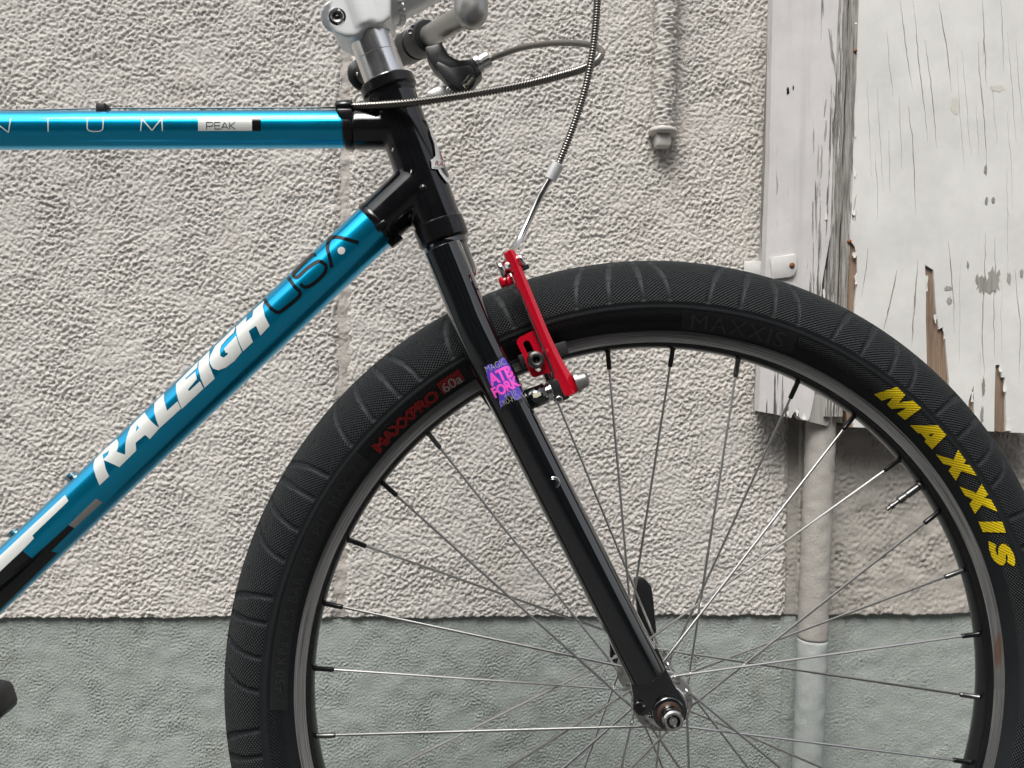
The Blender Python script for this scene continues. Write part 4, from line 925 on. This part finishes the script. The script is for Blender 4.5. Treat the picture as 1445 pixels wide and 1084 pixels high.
lever = mesh_obj('brake_lever', *lathe([(0.0125, -0.001), (0.0160, 0.0), (0.0168, 0.002), (0.0168, ll * .45), (0.0150, ll * .47), (0.0150, ll * .53), (0.0168, ll * .55), (0.0168, ll - .002), (0.0155, ll)], la, ld, 32), M['black_plastic'], bike); sharp(lever, 30)
kb = (540, 0, 0.1384)
body = tf([(430, 470), (520, 455), (600, 430), (640, 500), (680, 560), (735, 590), (790, 610), (860, 600), (930, 580), (955, 640), (985, 700), (1020, 742), (960, 800), (925, 880), (880, 925), (820, 950), (740, 915), (640, 810), (580, 740), (520, 690), (470, 610), (440, 540)], *kb)
px_prism('lever_body', body, 0.158, 0.022, M['black_plastic'], lever, (), 0.0022)
kc = (600, 70, 120 / 1445.0)
px_prism('lever_body_face', tf([(215, 195), (440, 300), (760, 262), (800, 300), (850, 395), (830, 520), (720, 640), (640, 690), (560, 640), (350, 520), (235, 380), (180, 260)], *kc), 0.155, 0.006, M['black_plastic'], lever, (), 0.0012)
px_prism('clamp_ear', [(577, 38), (589, 26), (598, 24), (603, 29), (606, 40), (598, 46), (586, 50), (577, 46)], 0.196, 0.020, M['black_plastic'], lever, (), 0.003)
for (x, y) in ((583, 38.5), (578.5, 44.5)):
    mesh_obj('clamp_bolt', *lathe([(0.0016, 0.001), (0.0020, -0.0003), (0.0034, 0.0), (0.0036, 0.004)], at(x, y, 0.193), YA, 18), M['dark_steel'], lever)
p0, p1 = at(671, 94.5, 0.168), at(691, 83.5, 0.168); bd_ = p1 - p0; bl_ = bd_.length
o = mesh_obj('barrel_adjuster', *lathe([(0.0085, 0), (0.0108, 0.0004), (0.0108, bl_ * .30), (0.0082, bl_ * .34), (0.0082, bl_ * .42), (0.0092, bl_ * .45), (0.0092, bl_ * .92), (0.0078, bl_), (0.0052, bl_ + .0006), (0.0052, bl_ * 0.98)], p0, bd_, 18), M['silver'], lever); sharp(o, 30)
px_prism('lever_blade', [(600, 136), (604, 129), (613, 124), (628, 120.5), (634, 121), (641, 130), (646, 137), (640, 141), (606, 143)], 0.170, 0.006, M['grey_metal'], lever, (), 0.0012)
mesh_obj('pivot_screw', *lathe([(0.0010, 0), (0.0040, 0.0004), (0.0042, 0.004)], at(635, 125, 0.1645), YA, 16), M['chrome'], lever)
px_prism('name_plate', [(652, 121.5), (651, 118), (661, 106), (664, 104.5), (669.5, 107), (671, 110), (660, 125), (656.5, 126.5)], 0.1545, 0.002, M['black_satin'], lever, (), 0.0006)
bt = Target(bpy.data.objects['name_plate'])
decal('name_lettering', px_text('Fuaa', 656.5, 124.2, 668.2, 110.0, 4.6, 0.01), bt, 0.0003, M['pale_line'], lever, 3)
decal('name_outline', join2d([ribbon([(653.2, 121.2), (652.6, 118.6), (661.8, 107.4), (664, 106.2), (668.4, 108.1), (669.4, 110.3), (659.4, 123.6), (656.8, 125), (653.2, 121.2)], 0.55)]), bt, 0.0003, M['dark_steel'], lever, 4)

# ---- cable housings
def housing(name, pts, parent, ribs=True, r=0.00265, mat=None, pitch=0.0021):
    P = catmull([at(*p) for p in pts], 14)
    if not ribs: return mesh_obj(name, *tube(resample(P, 0.004), r, 14), mat, parent)
    Q = resample(P, pitch / 4); rr = [r * (1.0 if i % 4 in (0, 1) else (0.80 if i % 4 == 2 else 0.72)) for i in range(len(Q))]
    return mesh_obj(name, *tube(Q, rr, 12), mat, parent)
housing('cable_housing', [(690, 84.5, 0.165), (702, 79.5, 0.155), (735, 68, 0.13), (775, 61.5, 0.10), (810, 61, 0.075), (836, 64.5, 0.055), (848, 71, 0.04), (849, 77, 0.03), (843, 85, 0.018)], bike, False, 0.0028, M['sheath'])
housing('cable_housing', [(846.5, 80.5, 0.024), (841, 87.5, 0.015), (825, 96, 0.002), (800, 104, -0.010), (740, 119.5, -0.026), (660, 134, -0.034), (590, 144, -0.030), (540, 148.5, -0.020), (497, 150.8, -0.006)], bike, True, 0.0033, M['coil'], 0.0024)
housing('cable_housing', [(846, -60, -0.020), (843.5, -10, -0.020), (841, 30, -0.020), (836, 75, -0.020), (826, 125, -0.018), (812, 170, -0.016), (799, 205, -0.014), (788, 232, -0.012), (786, 237, -0.012)], bike, True, 0.0030, M['coil'])
f0, f1 = at(788.5, 231, -0.012), at(776, 254, -0.010); fd = f1 - f0
o = mesh_obj('ferrule', *lathe([(0.0034, 0), (0.0050, 0.0006), (0.0050, fd.length - .0005), (0.0032, fd.length), (0.0032, fd.length - .004), (0.001, fd.length - .004)], f0, fd, 24), M['silver_paint'], bike); sharp(o, 30)
mesh_obj('cable_noodle', *tube(catmull([at(777, 251, -0.0100), at(766, 270, -0.010), at(757, 288, -0.010), at(745, 314, -0.012), at(733, 338, -0.016), at(724, 352, -0.024), at(720, 360, -0.034)], 8), [0.0027] * 49, 18), M['chrome'], bike)

# ---- brake arms
def arm_mesh(mirror):
    pts = [(716.5, 354.5, 4.5), (718, 357.5, 8.2), (724, 370, 9.2), (733, 393, 9.0), (748, 430, 9.2), (765, 472, 9.8), (781, 508, 11.0), (793, 532, 13.0), (799, 546, 14.0), (803, 555, 13.0), (804.5, 559, 9)]
    Yd = -0.0450; P = []; R = []
    for x, y, wpx_ in pts: P.append(at(x, y, Yd)); R.append(wpx_ / scale_at(Yd))
    C = catmull(P, 5); Rs = list(np.interp(np.linspace(0, len(pts) - 1, len(C)), range(len(pts)), R))
    n = len(C); vs = []; fs = []
    # cross section: u across (in plane), v towards the viewer (-Y): faceted with a ridge right of centre
    sec = [(-1.0, 0.1), (-0.92, 0.62), (-0.2, 0.95), (0.30, 1.0), (0.42, 0.92), (0.95, 0.45), (1.0, -0.1), (0.9, -0.75), (0, -0.9), (-0.9, -0.75)]
    for i in range(n):
        t = (C[min(i + 1, n - 1)] - C[max(i - 1, 0)]).normalized(); u = t.cross(V((0, 1, 0))).normalized()
        if u.x < 0: u = -u
        e = min(1.0, 0.55 + 0.45 * min(i, n - 1 - i) / 3.0)
        for a, b in sec:
            vs.append(C[i] + u * (Rs[i] * a * (0.75 + 0.25 * e)) + V((0, -1, 0)) * (0.0065 * b * e))
    m = len(sec)
    for i in range(n - 1):
        for j in range(m): fs.append((i * m + j, i * m + (j + 1) % m, (i + 1) * m + (j + 1) % m, (i + 1) * m + j))
    fs += [tuple(range(m))[::-1], tuple((n - 1) * m + j for j in range(m))]
    if mirror: vs = [mir(v) for v in vs]; fs = [f[::-1] for f in fs]
    bm = bmesh.new(); bv = [bm.verts.new(v) for v in vs]; [bm.faces.new([bv[i] for i in f]) for f in fs]; bmesh.ops.recalc_face_normals(bm, faces=bm.faces)
    me = bpy.data.meshes.new('brake_arm'); bm.to_mesh(me); bm.free(); me.materials.append(M['red']); me.polygons.foreach_set('use_smooth', [True] * len(me.polygons))
    o = bpy.data.objects.new('brake_arm', me); COL.objects.link(o); o.parent = bike; sharp(o, 18); return o
arm = arm_mesh(False); arm2 = arm_mesh(True)
tab = [(754.9, 465.2), (745, 470), (733, 476), (729.5, 480), (729.5, 485), (733.5, 493), (738.7, 503), (745.2, 520), (748.5, 528), (751.5, 532), (755, 532.5), (777.4, 525.2), (768, 497)]
def slot(x0, y0, x1, y1, r, n=8):
    a = math.atan2(y1 - y0, x1 - x0); return [(x1 + r * math.cos(a - PI / 2 + PI * i / n), y1 + r * math.sin(a - PI / 2 + PI * i / n)) for i in range(n + 1)] + [(x0 + r * math.cos(a + PI / 2 + PI * i / n), y0 + r * math.sin(a + PI / 2 + PI * i / n)) for i in range(n + 1)]
o = px_prism('pad_plate', tab, -0.0475, 0.005, M['red'], arm, [slot(743.5, 485.5, 760, 519.5, 5.0)], 0.0)
px_prism('inner_flange', [(752, 430), (756, 430), (796, 520), (786, 524), (757, 466)], -0.0440, 0.010, M['red'], arm, (), 0.001)
mesh_obj('return_spring', *tube(catmull([at(727, 395, -0.048), at(745, 442, -0.050), at(758, 474, -0.051), at(775, 512, -0.050), at(780, 530, -0.050), at(772, 545, -0.048)], 8), 0.0008, 8), M['dark_steel'], arm)
bc = at(757, 507.5, -0.0590)
o = mesh_obj('pad_bolt', *lathe([(0.0027, 0.0022), (0.0027, -0.0010), (0.0040, -0.0014), (0.0047, -0.0004), (0.0047, 0.0040), (0.0060, 0.0045), (0.0066, 0.0070), (0.0066, 0.0086), (0.0058, 0.0115)], bc, YA, 28), M['dark_steel'], arm); sharp(o, 30)
mesh_obj('hex_socket', *lathe([(0.0004, 0.0), (0.0026, 0.0), (0.0026, 0.001)], bc + YA * 0.0012, YA, 6), M['black_satin'], arm)
tA, tB = at(733, 511, -0.026), at(800, 490, -0.026); tv = (tB - tA).normalized(); tn = tv.cross(YA).normalized()
for sgn in (1, -1):
    mb = MB(); cpt = (tA + tB) / 2; cpt = cpt if sgn == 1 else mir(cpt)
    mb.add(box(cpt + YA * sgn * 0.005, tv, YA, tn, (tB - tA).length, 0.019, 0.0105)); o = mb.build('brake_pad', M['pad'], bike, False); bevel(o, 0.0012, 2)
mesh_obj('pad_stud', *tube([at(757, 507.5, -0.053), at(757, 504.5, -0.022)], 0.0034, 16), M['black_satin'], arm)
# pivot: boss on the fork, spring box, bolt
pa, pb = at(748, 563, -0.0460), at(830, 534, -0.0460); pv = (pb - pa).normalized()
o = mesh_obj('pivot_boss', *lathe([(0.0078, -0.004), (0.0078, 0.0125), (0.0060, 0.0130)], pa, pv, 28), M['black_gloss'], crown)
o = mesh_obj('spring_coil', *lathe([(0.0062 if i % 2 else 0.0078, 0.0132 + 0.0006 * i) for i in range(8)], pa, pv, 28), M['chrome'], arm)
mb = MB(); zz_ = pv.cross(YA).normalized(); mb.add(box(pa + pv * 0.0225 + YA * 0.003 + V((0, 0, -0.0005)), pv, YA, zz_, 0.0115, 0.014, 0.018)); o = mb.build('spring_box', M['black_plastic'], arm, False); bevel(o, 0.002, 2)
mesh_obj('tension_screw', *lathe([(0.0008, 0.0), (0.0024, -0.0004), (0.0028, 0.0004), (0.0028, 0.004)], at(789, 564, -0.0555), YA, 16), M['chrome'], arm)
L_ = (pb - pa).length
o = mesh_obj('pivot_bolt', *lathe([(0.0080, L_ - 0.0105), (0.0080, L_ - 0.0080), (0.0066, L_ - 0.0078), (0.0058, L_ - 0.0020), (0.0036, L_), (0.0022, L_ - 0.0006)], pa, pv, 20), M['grey_metal'], arm); sharp(o, 20)
decal('maker_plate', cdt([(751.5, 557), (757, 554.5), (762, 553), (764, 557.5), (758, 561), (753, 561.5)]), Target(bpy.data.objects['pivot_boss']), 0.0003, M['pale_line'], crown, 4)
# upper hardware
an = (at(733, 392, -0.045) - at(718, 359, -0.045)).normalized(); ap = an.cross(YA).normalized()
if ap.x < 0: ap = -ap
mesh_obj('anchor_bolt', *lathe([(0.0060, -0.0100), (0.0066, -0.0092), (0.0066, -0.0068), (0.0050, -0.0064), (0.0050, 0.0066), (0.0056, 0.0068), (0.0056, 0.0086), (0.0040, 0.0098)], at(722, 374, -0.045), ap, 24), M['chrome'], arm)
mesh_obj('adjuster_screw', *lathe([(0.0034, -0.0135), (0.0036, -0.0125), (0.0018, -0.0120), (0.0018, 0.0)], at(746, 375.5, -0.0465), ap, 16), M['black_satin'], arm)
mesh_obj('cable_knob', *lathe([(0.0030, -0.0040), (0.0062, -0.0032), (0.0070, 0.0), (0.0070, 0.0038), (0.0062, 0.0058), (0.0040, 0.0062)], at(712, 400.5, 0.0330), ap, 24), M['red'], arm2)
mesh_obj('anchor_bolt', *lathe([(0.0050, 0.0062), (0.0085, 0.0064), (0.0085, 0.0082), (0.0060, 0.0084), (0.0060, 0.012)], at(712, 400.5, 0.0330), ap, 24), M['chrome'], arm2)
mesh_obj('brake_cable', *tube([at(716, 384, -0.036), at(714.5, 392, -0.0), at(714, 398, 0.033)], 0.0008, 8), M['dark_steel'], bike)

# ---- pedal
pd = [(-120, 966), (-60, 974), (-30, 981.5), (-20, 982.5), (-15, 990), (-8, 1012), (-9.5, 1018), (-17, 1026), (-30, 1036), (-58, 1062), (-120, 1052)]
ped = px_prism('pedal', pd, -0.100, 0.030, M['black_plastic'], bike, (), 0.004)
cr_a, cr_b = at(-60, 1010, -0.085), at(-260, 985, -0.075)
mesh_obj('crank_arm', *tube([cr_a, cr_b], [0.012, 0.015], 16), M['silver_paint'], bike)

# ---- prints on the frame
Ttt, Tdt, Tht, Tbl = Target(top_tube), Target(down_tube), Target(head), Target(blade)
kt = (0, 140, 0.2768)
for P in ([(-62, 168), (-50, 100), (44, 170), (55, 100)], [(245, 100), (246, 166)], smooth2d([(447, 97), (445, 135), (448, 155), (468, 164), (505, 164), (522, 155), (526, 135), (527, 97)], 3), [(717, 163), (724, 100), (775, 160), (826, 97), (828, 163)]):
    # straight strokes are drawn one by one so that the corners stay sharp
    Q = tf(P, *kt); segs = [ribbon([a, b], 1.7) for a, b in zip(Q, Q[1:])] if len(P) < 6 else [ribbon(Q, 1.7)]
    decal('silver_letter', join2d(segs), Ttt, 0.00022, M['white_print'], top_tube, 3)
decal('name_panel', cdt([(279.6, 165.9), (344.7, 165.9), (344.7, 169), (355.7, 169), (355.7, 184.9), (279.6, 184.9)]), Ttt, 0.00020, M['white_print'], top_tube, 3)
decal('black_panel', cdt([(344.9, 165.9), (368, 165.9), (368, 184.9), (355.9, 184.9), (355.9, 168.8), (344.9, 168.8)]), Ttt, 0.00020, M['black_print'], top_tube, 3)
def strokes(L, wd): return join2d([ribbon([a, b], wd) for P in L for a, b in zip(P, P[1:])])
decal('name_lettering', strokes([[(291.6, 182), (291.6, 173), (299.5, 173), (301, 174.5), (300.5, 177.2), (298.5, 178.3), (291.6, 178.3)], [(311, 173), (303.2, 173), (303.2, 182), (311, 182)], [(303.2, 177.4), (310.4, 177.4)], [(312.4, 182), (317.4, 173), (322, 182)], [(314, 179.4), (320.7, 179.4)], [(324, 173), (324, 182)], [(331.6, 173), (325.2, 177.6), (332, 182)]], 0.85), Ttt, 0.00040, M['black_print'], top_tube, 3)
K1 = (120, 540, 160 / 1084.0); K2 = (230, 420, 160 / 1084.0); K3 = (370, 310, 160 / 1084.0); K4 = (0, 660, 160 / 867.0)
RA = cdt(tf([(95, 735), (200, 628), (306, 540), (322, 575), (318, 620), (303, 660), (385, 690), (388, 580), (405, 510), (435, 426), (500, 356), (572, 286), (610, 345), (660, 395), (712, 437), (620, 540), (575, 500), (485, 575), (490, 650), (330, 808), (180, 740), (200, 830), (232, 895), (140, 982), (105, 900), (82, 820), (85, 770)], *K1), [tf([(172, 690), (232, 650), (222, 690), (178, 735)], *K1), tf([(500, 405), (518, 435), (485, 470)], *K1)])
LL = cdt(tf([(665, 196), (757, 104), (758, 170), (785, 270), (885, 180), (918, 250), (712, 437), (680, 350), (662, 280)], *K1))
EE = cdt(tf([(125, 826), (337, 612), (328, 672), (215, 775), (222, 785), (312, 710), (325, 780), (240, 880), (250, 895), (355, 800), (388, 870), (180, 1065), (150, 990), (128, 900)], *K2))
II = cdt(tf([(344, 612), (446, 508), (440, 640), (495, 775), (398, 862), (360, 770), (340, 680)], *K2))
GG = cdt(tf([(445, 600), (455, 555), (500, 466), (694, 278), (680, 335), (610, 400), (560, 460), (545, 510), (550, 560), (580, 575), (620, 545), (618, 525), (600, 530), (585, 490), (700, 365), (720, 430), (755, 520), (680, 610), (600, 670), (530, 695), (480, 680), (455, 640)], *K2))
HH = cdt(tf([(700, 281), (802, 184), (795, 235), (855, 185), (865, 124), (968, 32), (955, 90), (975, 180), (1020, 270), (932, 365), (890, 270), (820, 320), (860, 425), (765, 515), (720, 410), (702, 330)], *K2))
for L in (RA, LL, EE, II, GG, HH): decal('silver_letter', L, Tdt, 0.00022, M['white_print'], down_tube, 3)
for P in ([(20, 757), (60, 820), (110, 868), (160, 886), (230, 838), (345, 742), (360, 690), (310, 640), (250, 553)], [(515, 335), (470, 345), (390, 420), (310, 508), (303, 540), (340, 550), (430, 468), (530, 402), (580, 412), (610, 450), (590, 520), (500, 606), (430, 642), (390, 638), (365, 612)], [(665, 460), (650, 380), (625, 275), (645, 190), (700, 167), (800, 185), (922, 220)]):
    decal('black_letter', ribbon(tf(smooth2d(P, 5), *K3), 5.0), Tdt, 0.00022, M['black_print'], down_tube, 3)
decal('white_dot', cdt(circ(370 + 757 * K3[2], 310 + 297 * K3[2], 5.4, 24)), Tdt, 0.00022, M['white_print'], down_tube, 3)
decal('white_band', cdt(tf([(500, 208), (525, 255), (248, 520), (262, 540), (170, 635), (0, 795), (-200, 985), (-200, 865), (0, 675)], *K4)), Tdt, 0.00022, M['white_print'], down_tube, 4)
decal('grey_band', cdt(tf([(735, 235), (785, 262), (570, 462), (525, 438)], *K4)), Tdt, 0.00022, M['grey_print'], down_tube, 4)
decal('black_band', cdt(tf([(171, 637), (245, 695), (523, 440), (569, 463), (390, 640), (440, 652), (8, 1078), (-300, 1375), (-300, 1085), (0, 797)], *K4)), Tdt, 0.00018, M['black_print'], down_tube, 4)

# ---- sticker on the fork blade
k7 = (660, 480, 120 / 1084.0)
decal('sticker', cdt(tf([(150, 325), (480, 180), (600, 350), (700, 790), (440, 930), (250, 540)], *k7)), Tbl, 0.00012, M['black_print'], crown, 4)
decal('purple_print', cdt(tf(smooth2d([(228, 360), (245, 325), (290, 305), (340, 330), (390, 270), (430, 225), (470, 230), (500, 280), (540, 340), (600, 480), (650, 590), (685, 660), (690, 710), (650, 760), (600, 760), (520, 700), (440, 840), (420, 870), (400, 740), (380, 660), (300, 590), (250, 480)], 3), *k7)), Tbl, 0.00022, M['purple'], crown, 3)
decal('pink_lettering', px_text('ATB', *tf([(300, 582)], *k7)[0], *tf([(588, 448)], *k7)[0], 16.0, 0.045, 0.98), Tbl, 0.00036, M['pink'], crown, 3)
decal('pink_lettering', px_text('FORK', *tf([(352, 735)], *k7)[0], *tf([(672, 570)], *k7)[0], 14.0, 0.045, 0.95), Tbl, 0.00036, M['pink'], crown, 3)
decal('pale_lettering', px_text('MAGIC', *tf([(248, 415)], *k7)[0], *tf([(492, 305)], *k7)[0], 9.0, -0.02), Tbl, 0.00030, M['pale_line'], crown, 3)
decal('pale_lettering', px_text('4130', *tf([(478, 750)], *k7)[0], *tf([(622, 690)], *k7)[0], 7.0, -0.02), Tbl, 0.00030, M['pale_line'], crown, 3)
decal('pale_lettering', px_text('CRO-MOLY', *tf([(425, 850)], *k7)[0], *tf([(720, 720)], *k7)[0], 7.6, -0.02), Tbl, 0.00030, M['pale_line'], crown, 3)

# ---- head badge wrapped round the front of the head tube
kbz = (589.5, 160, 70 / 690.0)
badge = cdt(tf([(70, 85), (105, 85), (150, 130), (185, 200), (260, 420), (330, 640), (365, 700), (375, 770), (410, 860), (430, 930), (410, 985), (375, 960), (330, 900), (290, 845), (265, 790), (185, 780), (175, 690), (165, 660), (200, 640), (230, 600), (210, 440), (180, 360), (160, 310), (150, 200), (110, 130)], *kbz))
bd1 = decal('head_badge', badge, Tht, 0.0016, M['silver_paint'], head, 3)
decal('badge_enamel', cdt(tf([(190, 660), (240, 640), (350, 690), (368, 760), (280, 770), (195, 765)], *kbz)), Tht, 0.0020, M['white_print'], head, 3)
decal('badge_enamel', cdt(tf([(255, 430), (275, 440), (345, 650), (335, 680), (300, 660)], *kbz)), Tht, 0.0020, M['wine'], head, 3)
decal('badge_enamel', cdt(tf([(295, 775), (372, 775), (412, 890), (385, 900), (325, 830)], *kbz)), Tht, 0.0020, M['black_print'], head, 3)
decal('badge_lettering', px_text('RAL', *tf([(220, 742)], *kbz)[0], *tf([(372, 762)], *kbz)[0], 7.0, 0.0), Tht, 0.0023, M['wine'], head, 3)
h = Tht.b.ray_cast(CAM_LOC, ray(597, 265).normalized())
mesh_obj('rivet', *lathe([(0.0030, -0.0006), (0.0028, 0.0004), (0.0014, 0.0003), (0.0010, 0.0010)], h[0], h[1], 16), M['black_satin'], head)
for x, y in ((554, 211), (580, 242)):
    h = Tht.b.ray_cast(CAM_LOC, ray(x, y).normalized())
    if h[0]: decal('paint_chip', cdt([(x - 1.2, y + 2.4), (x + .2, y - 2.8), (x + 1.5, y - 1.2), (x + .4, y + 2.6)]), Tht, 0.0002, M['white_print'], head, 3)
